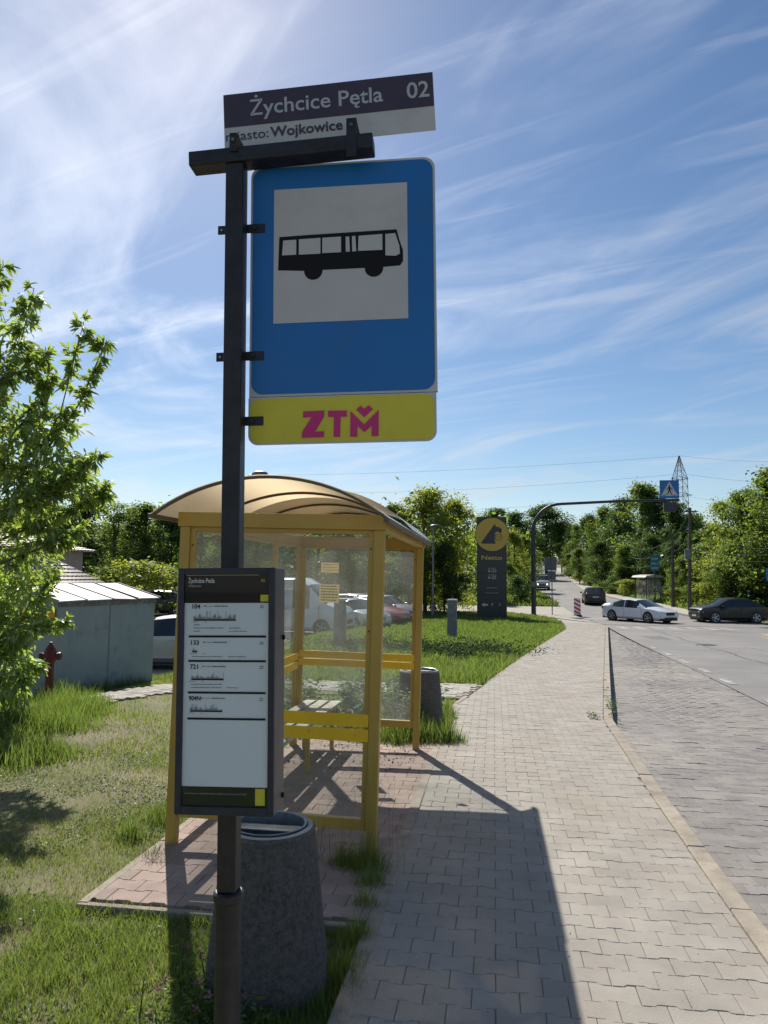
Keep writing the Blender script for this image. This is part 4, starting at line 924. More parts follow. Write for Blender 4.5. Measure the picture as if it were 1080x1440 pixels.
shoot_tree('maple_tree', (-70, 800), 8.6,
 [(((-20, 760), (40, 660), (85, 580), (118, 452)), 0, 60, .30), (((60, 640), (110, 570), (150, 478)), .2, 42, .26), (((-30, 640), (20, 520), (48, 405)), .3, 48, .30), (((-40, 470), (5, 372)), .1, 20, .22),
  (((0, 720), (80, 690), (140, 640)), -.2, 50, .28), (((0, 760), (90, 720), (158, 690)), .2, 44, .24), (((-20, 800), (60, 770), (120, 740)), .1, 30, .2), (((-40, 560), (30, 520), (68, 500)), .0, 30, .28), (((10, 620), (60, 560), (70, 520)), .2, 30, .22)],
 [(10, 480, 42, 60, .3, 55), (0, 600, 50, 70, .2, 95), (50, 640, 55, 60, 0, 120), (20, 700, 70, 50, .4, 120), (90, 690, 45, 35, .2, 50), (0, 770, 60, 40, .4, 60), (-60, 600, 60, 150, .4, 200), (-80, 450, 70, 80, .6, 90)],
 'tall leafy maple at the left edge reaching up into the sky', leaf=.118, trunk_h=3.0, dens=.62)
shoot_tree('maple_shrub', (-60, 940), 9.4,
 [(((-20, 920), (40, 890), (95, 872)), -.2, 36, .16), (((-10, 900), (50, 860), (72, 800)), .2, 20, .2), (((-30, 980), (20, 950), (50, 935)), 0, 20, .2)],
 [(20, 830, 50, 35, .2, 70), (-5, 900, 42, 40, .0, 90), (30, 800, 40, 28, .4, 50), (5, 960, 38, 40, .1, 80), (-50, 900, 50, 100, .2, 160), (35, 885, 36, 20, -.2, 30)],
 'bushy light green maple shrub hanging over the hydrant at the left edge', leaf=.115, cat='shrub', dens=.75)

# ------------------------------------------------------------------ grass and weeds
def vnoise(x, y, s, seed):
    r = np.random.default_rng(seed); T_ = r.random((64, 64)); u = x/s; v = y/s; i = np.floor(u).astype(int); j = np.floor(v).astype(int); fu = u-i; fv = v-j
    fu = fu*fu*(3-2*fu); fv = fv*fv*(3-2*fv); g = lambda a, b: T_[a % 64, b % 64]
    return g(i, j)*(1-fu)*(1-fv)+g(i+1, j)*fu*(1-fv)+g(i, j+1)*(1-fu)*fv+g(i+1, j+1)*fu*fv
def blades(x, y, h, w, lean=.5, r=rng, z=None):
    n = len(x); z = (gz(x, y)-.055) if z is None else z; a = r.uniform(0, 6.28, n); dx_, dy_ = np.cos(a), np.sin(a); b = r.uniform(0, 6.28, n)
    lx, ly = np.cos(b)*lean*h*r.uniform(.2, 1, n), np.sin(b)*lean*h*r.uniform(.2, 1, n)
    p = lambda s, t_, k: np.stack([x+dx_*w*s+lx*k, y+dy_*w*s+ly*k, z+h*t_], 1)
    V = np.stack([p(-.5, 0, 0), p(.5, 0, 0), p(.36, .55, .35), p(-.36, .55, .35), p(.03, 1, 1), p(-.03, 1, 1)], 1).reshape(-1, 3); i = np.arange(n)*6
    return V, np.concatenate([np.stack([i, i+1, i+2, i+3], 1), np.stack([i+3, i+2, i+4, i+5], 1)])
def lawn(name, n, xr, yr, keep, h, w, m, label, lean=.7, hvar=.5, power=1.0):
    u = rng.random(n)**power; y = yr[0]+(yr[1]-yr[0])*u; x = rng.uniform(xr[0], xr[1], n); k = keep(x, y) > rng.random(n); x, y = x[k], y[k]
    nz_ = vnoise(x+80, y+80, .55, 5)*.6+vnoise(x+80, y+80, .16, 6)*.4; hh = h*rng.uniform(1-hvar, 1+hvar, len(x))*(.4+1.2*nz_); ww = w*rng.uniform(.7, 1.4, len(x))*np.maximum(1, y/6)
    V, F = blades(x, y, hh, ww, lean); o = link(name, np_mesh(name, V, F, M[m])); tag(o, label, 'grass', kind='stuff'); return o
def on_lawn(x, y):
    a = (x < pavl(y)-.07)
    a &= ~((x > FX0-.07) & (x < -.65) & (y > FY0-.08) & (y < FY1))
    a &= path_d(x, y) > .0
    a &= ~((x < -7.3) & (y > 17.3))
    a &= ~((x < np.interp(y, [30, 36, 44, 52], [-7.3, -6.5, -6, -6])) & (y > 30))
    a &= ~((x > -8.4) & (x < -6.75) & (y > 11.8) & (y < 14.4) & ((x+7.4) < (y-11.84)*.31+.05))
    return a
def bare(x, y): return vnoise(x+50, y+50, 1.1, 1)*.6+vnoise(x+50, y+50, .35, 2)*.4
wear = lambda x, y: np.exp(-((x+3.3+.25*(y-4))**2)/.9)*.28*(y < 11)
lawn('mown_grass', 190000, (-6.5, -.6), (1.9, 6.5), lambda x, y: on_lawn(x, y)*np.clip(1.35-1.9*(bare(x, y)+wear(x, y)-.2), .04, 1), .034, .0036, 'grass', 'mown patchy grass in front of and left of the shelter')
lawn('dry_grass', 34000, (-6.5, -.6), (1.9, 9), lambda x, y: on_lawn(x, y)*np.clip(2.2*(bare(x, y)+wear(x, y))-.5, 0.05, 1), .022, .005, 'grassdry', 'short dry straw-coloured grass on worn patches of the lawn', lean=1.3)
lawn('lush_front_grass', 42000, (-4.2, -.62), (1.9, 3.95), lambda x, y: on_lawn(x, y)*np.clip(2.6*vnoise(x+20, y+20, .28, 8)-.7, 0, 1), .055, .0038, 'grasslush', 'lusher green grass in the bottom left corner in front of the shelter floor')
lawn('lawn_grass', 110000, (-11, -.6), (6.5, 15.5), lambda x, y: on_lawn(x, y)*np.clip(1.4-1.5*(bare(x, y)+wear(x, y)-.15), .1, 1), .042, .005, 'grass', 'mown grass running back from the shelter to the pale cross path')
lawn('mound_grass', 170000, (-8, 4.3), (14, 56), lambda x, y: on_lawn(x, y)*1.0, .13, .007, 'grasslush', 'lush green grass on the verge between path and dark pylon sign', power=1.3)
lawn('verge_grass', 60000, (-30, -7), (13.8, 17.2), lambda x, y: on_lawn(x, y)*1.0, .06, .010, 'grasslush', 'grass slope beside the kiosk at the car park edge')
def far_keep(x, y): return ((x > roadr(y)+1.95) & (x < roadr(y)+9)) * (~((y > 37) & (y < 52.3))) * 1.0
lawn('far_verge_grass', 50000, (11, 28), (24, 150), far_keep, .32, .016, 'grasslush', 'long grass on the verge right of the road', power=1.5)
lawn('driveway_verge_grass', 24000, (-12, 5.6), (63.6, 95), lambda x, y: (x < kerbx(y)-.2)*1.0, .3, .012, 'grasslush', 'long grass left of the road beyond the driveway')
def tufts(name, spots, h, w, n, rad, m, label, lean=.45, cat='grass'):
    X = []; Y = []; H_ = []
    for sx0, sy0, s in spots:
        k = int(n*s); a = rng.normal(size=(k, 2))*rad*math.sqrt(s); X.append(sx0+a[:, 0]); Y.append(sy0+a[:, 1]); H_.append(h*s**.5*rng.uniform(.4, 1.15, k)*np.exp(-(a**2).sum(1)/(rad*rad*3*s)))
    X, Y, H_ = map(np.concatenate, (X, Y, H_)); V, F = blades(X, Y, H_+.02, np.full(len(X), w)*rng.uniform(.7, 1.4, len(X)), lean)
    o = link(name, np_mesh(name, V, F, M[m])); tag(o, label, cat, kind='stuff'); return o
tufts('tall_grass_clump', [(-5.75+.28*rng.normal(), 8.6+.6*rng.normal(), 1.1) for _ in range(14)] + [(-4.75+.2*rng.normal(), 6.9+.4*rng.normal(), .7) for _ in range(9)] + [(-5.9, 10.4, .8), (-6.5, 10.6, 1.2), (-6.1, 9.8, 1.1), (-6.9, 11.2, 1.2)], .31, .009, 460, .25, 'grasslush', 'tall lush grass around the hydrant at the left edge')
tufts('kiosk_foot_grass', [(-7.33+.085*k, 11.75+.27*k, .7) for k in range(8)], .34, .007, 200, .11, 'grasslush', 'long seeding grass along the foot of the grey kiosk wall')
tufts('post_foot_grass', [(-.78, 4.62, 1.3), (-.92, 4.66, .9), (-.72, 4.4, .7), (-.70, 4.1, .5), (-.68, 3.75, .6), (-.69, 3.4, .6)], .24, .004, 420, .075, 'grass', 'dark grass tuft round the foot of the near right shelter post', lean=.5)
tufts('dry_stems', [(-.86, 4.72, 1), (-.7, 4.75, 1), (-1.05, 4.75, .7)], .95, .0028, 16, .12, 'grassdry', 'thin dry grass stems by the near right shelter post', lean=.25)
tufts('dry_weed', [(-2.15, 4.62, 1), (-2.08, 4.5, .6)], .16, .004, 160, .07, 'twigbrown' if False else 'grassdry', 'dry brown weed at the near left shelter post', lean=.8)
tufts('sign_foot_grass', [(-.98+.1*rng.normal(), 2.85+.2*rng.normal(), 1) for _ in range(10)] + [(-.72, 3.1, 1), (-.68, 3.3, 1), (-.66, 2.9, .8), (-1.15, 3.3, 1), (-1.2, 3.0, 1), (-.64, 3.5, .7), (-.8, 2.95, 1), (-.9, 2.9, 1)], .12, .004, 330, .09, 'grasslush', 'lush grass growing round the litter bin and sign pole foot')
tufts('edging_weeds', [(float(pavl(y))-.0+.02*rng.normal(), y, .35) for y in np.arange(2.2, 8.3, .16)], .09, .004, 130, .05, 'grass', 'low weeds growing along the edging between floor and pavement', lean=.8)
tufts('floor_edge_grass', [(FX0-.05, y, .4) for y in np.arange(3.8, 8.5, .14)]+[(x, FY0-.06+.03*math.sin(x*9), .45) for x in np.arange(-2.25, -.7, .07)], .10, .004, 120, .06, 'grass', 'grass creeping over the edge of the pink shelter floor', lean=.8)
tufts('lawn_tuft', [(-2.45, 5.4, 1), (-2.4, 5.9, 1), (-2.5, 5.0, .7), (-2.55, 6.4, 1)], .20, .006, 260, .10, 'grasslush', 'taller grass tuft beside the near left shelter post')
tufts('shelter_end_grass', [(-.9+.2*rng.normal(), 8.75+.25*rng.normal(), 1.2) for _ in range(10)]+[(-.68, y, .8) for y in np.arange(8.5, 10.6, .2)], .30, .008, 300, .11, 'grasslush', 'long grass at the far end of the shelter by the second bin')
def weeds(name, spots, h, leaf, label, m='lf_weed', n=60):
    P = []; Dd = []; st = MB()
    for x, y, s in spots:
        z = G(x, y)-.05; tip = Vector((x+rng.normal()*.06, y+rng.normal()*.06, z+h*s)); st.tube([(x, y, z), tip], [.004, .002], 3, cap=False)
        for k in range(n):
            f = .12+.88*rng.random(); a = rng.uniform(0, 6.28); P.append((x+(tip.x-x)*f+.02*math.cos(a), y+(tip.y-y)*f+.02*math.sin(a), z+h*s*f)); Dd.append((math.cos(a), math.sin(a), .7))
    V, F = near_leaves(np.array(P), np.array(Dd), leaf); o = link(name, np_mesh(name, V, F, M[m])); tag(o, label, 'weeds', kind='stuff')
    st.build('stem', M['lf_weed'], o); return o
weeds('tall_weeds', [(-2.05+rng.random()*1.3, 8.75+rng.random()*1.7, rng.uniform(.6, 1.15)) for _ in range(90)], .55, .085, 'leafy tall weeds behind the far glass of the shelter')
weeds('weeds_behind_glass', [(-2.4-rng.random()*.9, 7.6+rng.random()*3.0, rng.uniform(.5, 1)) for _ in range(60)], .5, .09, 'leafy weeds behind the back glass of the shelter')
kx = lambda y: float(kerbx(y))
weeds('kerb_weed', [(kx(10.6)-.03, 10.6, 1.0), (kx(10.9)+.03, 10.9, 1.2), (kx(11.4), 11.4, .9), (kx(10.4)-.3, 10.45, .5), (kx(10.4)-.25, 10.5, .5), (kx(10.5)-.22, 10.4, .45), (kx(12), 12, .4), (kx(13.5)-.12, 13.5, .4), (kx(15)-.12, 15., .35)], .25, .045, 'small green weed sprouting from the kerb joint', n=30)
weeds('clover_patch', [(-1.12+.11*rng.normal(), 3.0+.35*rng.normal(), rng.uniform(.5, 1)) for _ in range(120)], .17, .035, 'dark clover patch at the left foot of the sign pole', m='lf_mid', n=16)
P = np.stack([-1.15+.1*rng.normal(size=16), 3.05+.25*rng.normal(size=16), gz(-1.1, 3.0)+rng.uniform(.08, .14, 16)], 1); P = np.repeat(P, 14, 0)+rng.normal(size=(224, 3))*.006
V, F = leaf_cards(P, .014); tag(link('clover_flowers', np_mesh('clover_flowers', V, F, M['flower'])), 'small pink clover flowers by the sign pole', 'flowers', kind='stuff')
# low dark juniper patches on the mound
JP = [(655, 905, 1.1), (628, 912, .9), (560, 905, .8), (505, 898, 1.0), (475, 918, .8)]
jm = []
for s_ in range(2):
    P = rng.normal(size=(2600, 3))*np.array([.62, .34, .14]); P[:, 2] = np.abs(P[:, 2])+.02; V, F = leaf_cards(P, .07, .1, .4); jm.append(np_mesh('ground_cover_shrub', V, F, M['juniper']))
for k, (px, py, s_) in enumerate(JP):
    D = 1.9*1040/(py-808)*1.04; p = at(px, py, D); o = link('ground_cover_shrub', jm[k % 2], None, (p.x, p.y, G(p.x, p.y)-.03)); o.scale = (s_*1.3, s_*1.6, s_)
    tag(o, 'low dark spreading shrub in the grass '+['right of the grey cabinet post', 'in front of the grey cabinet post', 'behind the far right shelter post', 'left of the near right shelter post', 'in front of the green cabinet post behind glass'][k], 'shrub', 'low dark shrubs on the grass mound')
# small broad leaves (clover, plantain) among the grass blades
xx_ = rng.uniform(-6, -.65, 60000); yy_ = 1.9+5.6*rng.random(60000)**1.3; k_ = on_lawn(xx_, yy_) & (vnoise(xx_+9, yy_+9, .32, 11) > .42); xx_, yy_ = xx_[k_], yy_[k_]
V, F = leaf_cards(np.stack([xx_, yy_, gz(xx_, yy_)-.05+rng.uniform(.008, .03, len(xx_))], 1), .016, .1, .8); tag(link('clover_leaves', np_mesh('clover_leaves', V, F, M['lf_weed'])), 'small clover and plantain leaves among the lawn grass', 'ground cover', kind='stuff')
# moss and tiny weeds in the paving joints
sp_ = []
for k in range(70):
    yq = 2.4+9*rng.random(); row = round((yq-.2)/PP)*PP+.2+PP/2; xq = rng.uniform(-.5, 1.1); sp_.append((xq, row, rng.uniform(.05, .2)))
tufts('joint_moss', sp_, .05, .003, 90, .035, 'grass', 'tiny weeds and moss in the joints of the pavement', lean=1.0)
# pebbles, fallen leaves
P = np.stack([rng.uniform(-.55, 3.8, 900), rng.uniform(2.4, 11, 900), np.zeros(900)], 1); P[:, 2] = np.where(P[:, 0] > kerbx(P[:, 1])+.2, -.09, .002)+gz(P[:, 0], P[:, 1]); k_ = rng.random(900) < .35
V, F = leaf_cards(P[k_], .009, 0, .8); V[:, 2] = np.maximum(V[:, 2], V[:, 2]); tag(link('pebbles', np_mesh('pebbles', V, F, M['kerb'])), 'scattered grit and crumbs on the pavement', 'grit', kind='stuff')
wm = leafmat('litter_leaf', (.30, .26, .18), (.3, .26, .16), .3)
P = np.stack([rng.uniform(-2.0, -.8, 240), rng.uniform(7.0, 8.4, 240), np.zeros(240)], 1); P[:, 2] = gz(P[:, 0], P[:, 1])+.008; V, F = leaf_cards(P, .03, 0, .6)
tag(link('fallen_leaves', np_mesh('fallen_leaves', V, F, M['twig'])), 'dark fallen leaves on the shelter floor near the far end', 'leaves', kind='stuff')

# ------------------------------------------------------------------ vehicles
def car(name, label, cat, loc, heading, L_=4.6, W_=1.82, prof_=None, paint='cwhite', belt=.93, cab=(1.25, -1.9), ws=(1.3, .5), rw=(-1.1, -1.9), pillars=(-.35,), wb=(1.4, -1.4), rw_=.33, lit=False, tum=.78, group=None, wside=None, sill=.22):
    T = empty(name, loc, heading, label, cat, group); w0 = W_/2
    xp, zp_ = zip(*sorted(prof_)); xs_ = sorted(set([round(v, 3) for v in xp] + [round(v, 3) for v in np.linspace(-L_/2, L_/2, 15)] + [x for pl_ in pillars for x in (pl_-.035, pl_+.035)] + list(cab)+list(ws)+list(rw)))
    rings = []; 
    for x in xs_:
        Tz = float(np.interp(x, xp, zp_)); e = abs(x)/(L_/2); w = w0*(1-.16*max(0, (e-.72)/.28)**2); B = min(belt+.02*(-x), Tz-.03)
        c = np.clip((Tz-B-.03)/.35, 0, 1); wr = w*(.95*(1-c)+tum*c)
        lo = sill + (.10*max(0, (e-.9)/.1))
        rings.append([(x, .88*w, lo), (x, .985*w, lo+.12), (x, w, .60), (x, .975*w, B), (x, wr, max(B+.005, Tz-.06)), (x, wr*.82, Tz), (x, 0, Tz+.02)])
    body = MB(); win = MB(); n = len(xs_)
    def inr(x0, x1, r): return x0 >= min(r)-1e-4 and x1 <= max(r)+1e-4
    for i in range(n-1):
        a, b = rings[i], rings[i+1]; x0, x1 = xs_[i], xs_[i+1]
        pil = any(abs((x0+x1)/2-p_) < .036 for p_ in pillars)
        for sgn in (1, -1):
            for k in range(6):
                q = [a[k], b[k], b[k+1], a[k+1]]; q = [(v[0], v[1]*sgn, v[2]) for v in q]
                if sgn < 0: q = q[::-1]
                g = (k == 3 and inr(x0, x1, wside or (cab[0]-.35, cab[1]+.3)) and not pil) or (k in (4, 5) and (inr(x0, x1, ws) or inr(x0, x1, rw)))
                (win if g else body).add(q, [(0, 1, 2, 3)])
    for rg_, rev in ((rings[0], 0), (rings[-1], 1)):
        pts = [(v[0], v[1], v[2]) for v in rg_] + [(v[0], -v[1], v[2]) for v in reversed(rg_[:-1])]
        body.add(pts, [tuple(range(len(pts))) if rev == 0 else tuple(reversed(range(len(pts))))])
    def weld(o):
        bm = bmesh.new(); bm.from_mesh(o.data); bmesh.ops.remove_doubles(bm, verts=bm.verts, dist=.001); bmesh.ops.recalc_face_normals(bm, faces=bm.faces) if o.name.startswith('body') else None
        for f in bm.faces: f.smooth = True
        bm.to_mesh(o.data); bm.free()
        try: o.data.set_sharp_from_angle(angle=R(32))
        except Exception: pass
        return o
    bo = weld(body.build('body', M[paint], T)); weld(win.build('window', M['carglass'], T))
    for wx in wb:
        for sgn in (1, -1):
            yw = sgn*(w0-.10); mb = MB(); mb.tube([(wx, sgn*(w0-.16), rw_), (wx, sgn*(w0+.004), rw_)], rw_+.05, 24); ar = mb.build('wheel_arch', M['trim'], T)
            mb = MB(); mb.tube([(wx, sgn*(w0-.2), rw_), (wx, sgn*(w0+.006), rw_), (wx, sgn*(w0+.016), rw_)], [rw_, rw_, rw_-.02], 24); wh = mb.build('wheel', M['tyre'], T)
            mb = MB()
            for k in range(5):
                a = k*2*math.pi/5; mb.bar((wx, sgn*(w0+.022), rw_), (wx+math.cos(a)*rw_*.66, sgn*(w0+.022), rw_+math.sin(a)*rw_*.66), .07, .012, up=(0, 1, 0))
            mb.tube([(wx, sgn*(w0+.017), rw_), (wx, sgn*(w0+.024), rw_)], .07, 12)
            ring = [(wx+math.cos(a)*rw_*.69, sgn*(w0+.018), rw_+math.sin(a)*rw_*.69) for a in np.linspace(0, 2*math.pi, 21)]; mb.tube(ring, .014, 5, cap=False)
            mb.build('rim', M['rimm'], wh)
    zf = float(np.interp(L_/2-.05, xp, zp_)); zr = float(np.interp(-L_/2+.06, xp, zp_))
    for sgn in (1, -1):
        mb = MB(); mb.box(L_/2-.26, L_/2-.02, sgn*w0*.80-.17, sgn*w0*.80+.13*1, .60, .74) if False else mb.bar((L_/2-.20, sgn*w0*.88, .70), (L_/2+.006, sgn*w0*.58, .665), .10, .12)
        mb.build('headlight', M['lit'] if lit else M['lens'], T, bev=.02)
        mb = MB(); mb.bar((-L_/2+.16, sgn*w0*.93, .84), (-L_/2-.008, sgn*w0*.62, .83), .10, .14); mb.build('tail_light', M['taillamp'], T, bev=.02)
        mb = MB(); mb.box(cab[0]-.42, cab[0]-.24, sgn*(w0+.02), sgn*(w0+.2), belt+.0, belt+.13) if sgn > 0 else mb.box(cab[0]-.42, cab[0]-.24, -(w0+.2), -(w0+.02), belt+.0, belt+.13)
        mb.build('mirror', M[paint], T, bev=.03)
        mb = MB()
        for px_ in (cab[0]-.28, pillars[0], pillars[0]-1.02):
            mb.box(px_-.006, px_+.006, sgn*(w0+.0015)-.002, sgn*(w0+.0015)+.002, .34, belt-.02)
        mb.build('door_gap', M['trim'], bo)['kind'] = 'stuff'
        for px_ in (pillars[0]+.12, pillars[0]-.88):
            mb = MB(); mb.box(px_, px_+.16, sgn*(w0+.012)-.01, sgn*(w0+.012)+.01, .80, .825); mb.build('door_handle', M[paint], T, bev=.004)
    mb = MB(); mb.box(L_/2-.02, L_/2+.012, -w0*.42, w0*.42, .50, .68); mb.build('grille', M['trim'], T, bev=.01)
    mb = MB(); mb.box(L_/2-.03, L_/2+.01, -w0*.62, w0*.62, .26, .38); mb.build('lower_intake', M['trim'], T, bev=.01)
    mb = MB(); mb.box(L_/2+.012, L_/2+.022, -.26, .26, .40, .50); mb.build('number_plate', M['plate'], T)
    mb = MB(); mb.box(-L_/2-.022, -L_/2-.008, -.26, .26, .62, .73); mb.build('number_plate', M['plate'], T)
    mb = MB(); mb.box(-L_/2+.1, L_/2-.1, -w0+.15, w0-.15, .16, .3); mb.build('underbody', M['trim'], T)
    return T
SED = [(2.43, .50), (2.40, .68), (2.15, .80), (1.30, .98), (.42, 1.39), (-.1, 1.455), (-.7, 1.43), (-1.65, 1.15), (-2.25, 1.09), (-2.40, 1.0), (-2.43, .6)]
HAT = [(2.1, .50), (2.07, .72), (1.9, .85), (1.15, 1.0), (.40, 1.43), (-.2, 1.50), (-1.45, 1.45), (-1.95, 1.02), (-2.08, .92), (-2.1, .5)]
SUV = [(2.3, .55), (2.27, .86), (2.1, .98), (1.2, 1.12), (.45, 1.52), (-.2, 1.60), (-1.0, 1.55), (-2.0, 1.15), (-2.25, 1.02), (-2.3, .6)]
VAN = [(2.75, .55), (2.72, .98), (2.55, 1.2), (1.95, 1.42), (1.15, 2.2), (.6, 2.5), (-2.6, 2.52), (-2.72, 2.42), (-2.75, .5)]
def gat(px, D, dz=0):
    p = at(px, 800, D); return (p.x, p.y, G(p.x, p.y)+dz)
p = gat(897, 48.2, -.06)
car('sedan_car', 'white sedan turning across the junction with its nose to the right', 'car', p, R(-8.5+180+138), 4.86, 1.86, SED, 'cwhite', .90, (1.25, -1.7), (1.30, .42), (-.7, -1.65), (-.42,), (1.45, -1.42), .34)
p = gat(1022, 48.6, -.10)
car('dark_car', 'black coupe-like car waiting in the side road at the right edge', 'car', p, R(180-8.5+22), 4.6, 1.86, SUV, 'cblack', 1.0, (1.2, -2.0), (1.2, .45), (-1.0, -2.0), (-.38,), (1.38, -1.38), .36)
p = gat(834, 66.5, -.05)
car('dark_hatchback', 'dark hatchback driving away up the road, seen from behind', 'car', p, R(88), 4.2, 1.78, HAT, 'cblack', .95, (1.15, -1.9), (1.15, .40), (-1.45, -1.93), (-.35,), (1.3, -1.3), .31)
p = gat(762, 97, -.05)
car('oncoming_van', 'pale van with lit headlights coming down the road', 'van', p, R(-92), 4.4, 1.85, [(2.2, .55), (2.17, .95), (2.0, 1.05), (1.5, 1.2), (.85, 1.78), (.3, 1.85), (-2.1, 1.85), (-2.18, .6)], 'csilver', 1.1, (1.45, -1.9), (1.5, .85), (-2.1, -2.15), (-.25,), (1.4, -1.35), .33, lit=True)
p = gat(742, 118, -.05)
car('following_car', 'small dark car behind the oncoming van, half hidden by the gantry post', 'car', p, R(-95), 4.2, 1.78, HAT, 'cgrey', .95, (1.15, -1.9), (1.15, .40), (-1.45, -1.93), (-.35,), (1.3, -1.3), .31)
def lot(px, D): p = at(px, 800, D); return (p.x, p.y, -.985)
car('delivery_van', 'white delivery van parked in the car park, seen through the shelter glass', 'van', lot(412, 34), R(-6), 5.5, 2.0, VAN, 'cwhite', 1.18, (1.9, -2.6), (1.95, 1.12), (-2.7, -2.74), (.1,), (1.75, -1.85), .34, wside=(1.35, .2), tum=.93)
gp = 'cars parked right of the white van'
car('parked_car', 'pale green grey car parked nose out next to the white van', 'car', lot(496, 37), R(-40), 4.2, 1.78, HAT, 'cgrey', .95, (1.15, -1.9), (1.15, .40), (-1.45, -1.93), (-.35,), (1.3, -1.3), .31, group=gp)
car('parked_car', 'dark red car parked between pale green grey car and silver car', 'car', lot(520, 40.5), R(-35), 4.5, 1.8, SED, 'cred', .92, (1.25, -1.7), (1.3, .42), (-.7, -1.65), (-.42,), (1.4, -1.4), .32, group=gp)
car('parked_car', 'silver car parked rightmost in the row behind the shelter', 'car', lot(541, 43.5), R(-35), 4.5, 1.8, HAT, 'csilver', .94, (1.15, -1.9), (1.15, .40), (-1.45, -1.93), (-.35,), (1.35, -1.35), .32, group=gp)
car('parked_car', 'white car parked behind the dark red car', 'car', lot(505, 46), R(-30), 4.3, 1.8, HAT, 'cwhite', .94, (1.15, -1.9), (1.15, .40), (-1.45, -1.93), (-.35,), (1.35, -1.35), .32, group=gp)
car('parked_silver_car', 'silver car parked between grey kiosk and left shelter post', 'car', lot(252, 21.5), R(184), 4.4, 1.8, HAT, 'csilver', .94, (1.15, -1.9), (1.15, .40), (-1.45, -1.93), (-.35,), (1.35, -1.35), .32)
car('parked_dark_car', 'dark blue car parked far across the car park beyond the kiosk roof', 'car', lot(219, 47), R(205), 4.3, 1.8, SUV, 'cblack', 1.0, (1.2, -2.0), (1.2, .45), (-1.0, -2.0), (-.38,), (1.38, -1.38), .34)
car('parked_black_car', 'black car parked left of the kiosk behind the maple leaves', 'car', lot(18, 20.5), R(200), 4.4, 1.8, HAT, 'cblack', .94, (1.15, -1.9), (1.15, .40), (-1.45, -1.93), (-.35,), (1.35, -1.35), .32)

# ------------------------------------------------------------------ kiosk, hydrant, houses
A = Vector((-7.40, 11.84, 0)); B_ = Vector((-6.715, 14.06, 0)); dv = (B_-A).normalized()
K = empty('kiosk', (A.x, A.y, -.42), math.atan2(dv.y, dv.x), 'low grey green metal hut with pale four-panelled roof beside the red hydrant', 'hut'); kl = (B_-A).length; kd = 1.02
mb = MB(); mb.box(0, kl, 0, kd, -.1, 1.56); mb.build('wall', M['kiosk'], K, bev=.008)
mb = MB(); mb.prism([(.02, 1.561), (kl-.02, 1.561), (kl-.02, 1.60), (.02, 1.60)], .03, kd-.02); mb.build('roof_infill', M['kiosk'], K)
mb = MB(); mb.box(-.02, kl+.02, -.025, -.003, 1.515, 1.60); mb.build('fascia', mat('fascia_grey', (.13, .14, .14), .6, dirt=(.26, .26, .25), dirtscale=9, dirtlo=.45), K)
for xq_ in (kl*.5,):
    mb = MB(); mb.box(xq_-.012, xq_+.012, -.006, -.0005, -.05, 1.51); mb.build('panel_joint', mat('joint_strip', (.17, .225, .23), .6), K)
npan = 4
for k in range(npan):
    x0 = -.07+(kl+.14)*k/npan; x1 = -.07+(kl+.14)*(k+1)/npan-.02; q = rng.uniform(-.012, .012)
    mb = MB(); mb.add([(x0, -.08, 1.605+q), (x1, -.08, 1.605-q), (x1, kd+.06, 1.88), (x0, kd+.06, 1.88), (x0, -.08, 1.625+q), (x1, -.08, 1.625-q), (x1, kd+.06, 1.90), (x0, kd+.06, 1.90)], [(3, 2, 1, 0), (4, 5, 6, 7), (0, 1, 5, 4), (1, 2, 6, 5), (2, 3, 7, 6), (3, 0, 4, 7)])
    mb.build('roof_panel', M['kiosktop'], K, bev=.003)
for k in range(npan+1):
    x0 = -.08+(kl+.14)*k/npan
    mb = MB(); mb.bar((x0, -.09, 1.632), (x0, kd+.06, 1.908), .02, .018); mb.build('roof_seam', mat('seam_dark', (.12, .09, .08), .6), K)
mb = MB(); mb.add([(0, .02, 1.60), (0, kd, 1.60), (0, kd, 1.86)], [(0, 2, 1)]); mb.add([(kl, .02, 1.60), (kl, kd, 1.60), (kl, kd, 1.86)], [(0, 1, 2)]); mb.build('gable_infill', M['kiosk'], K)['kind'] = 'stuff'
mb = MB(); mb.box(-.03, -.008, .06, kd-.08, 1.14, 1.50); mb.build('orange_panel', M['orange'], K, bev=.004)
for zq in (1.30, 1.22):
    mb = MB(); mb.box(-.034, -.0305, .18, kd-.22, zq, zq+.03); mb.build('print_line', M['bollard_red'], K)

h0 = at(68, 985, 11.3); HY = empty('fire_hydrant', (h0.x, h0.y, G(h0.x, h0.y)-.1), R(10), 'dark red pillar fire hydrant in tall grass left of the kiosk', 'fire hydrant')
mb = MB(); mb.lathe([(.085, 0), (.085, .05), (.062, .07), (.062, .62), (.075, .66), (.095, .70), (.095, .80), (.075, .86), (.03, .91), (.025, .95), (0, .955)], 20); mb.build('body', M['hydrant'], HY, smooth=True)
for sg in (1, -1):
    mb = MB(); mb.tube([(sg*.06, 0, .74), (sg*.125, 0, .74), (sg*.126, 0, .74), (sg*.155, 0, .74)], [.05, .05, .062, .055], 14); mb.build('hose_outlet', mat('hydrant_cap', (.09, .02, .02), .5), HY, smooth=True)

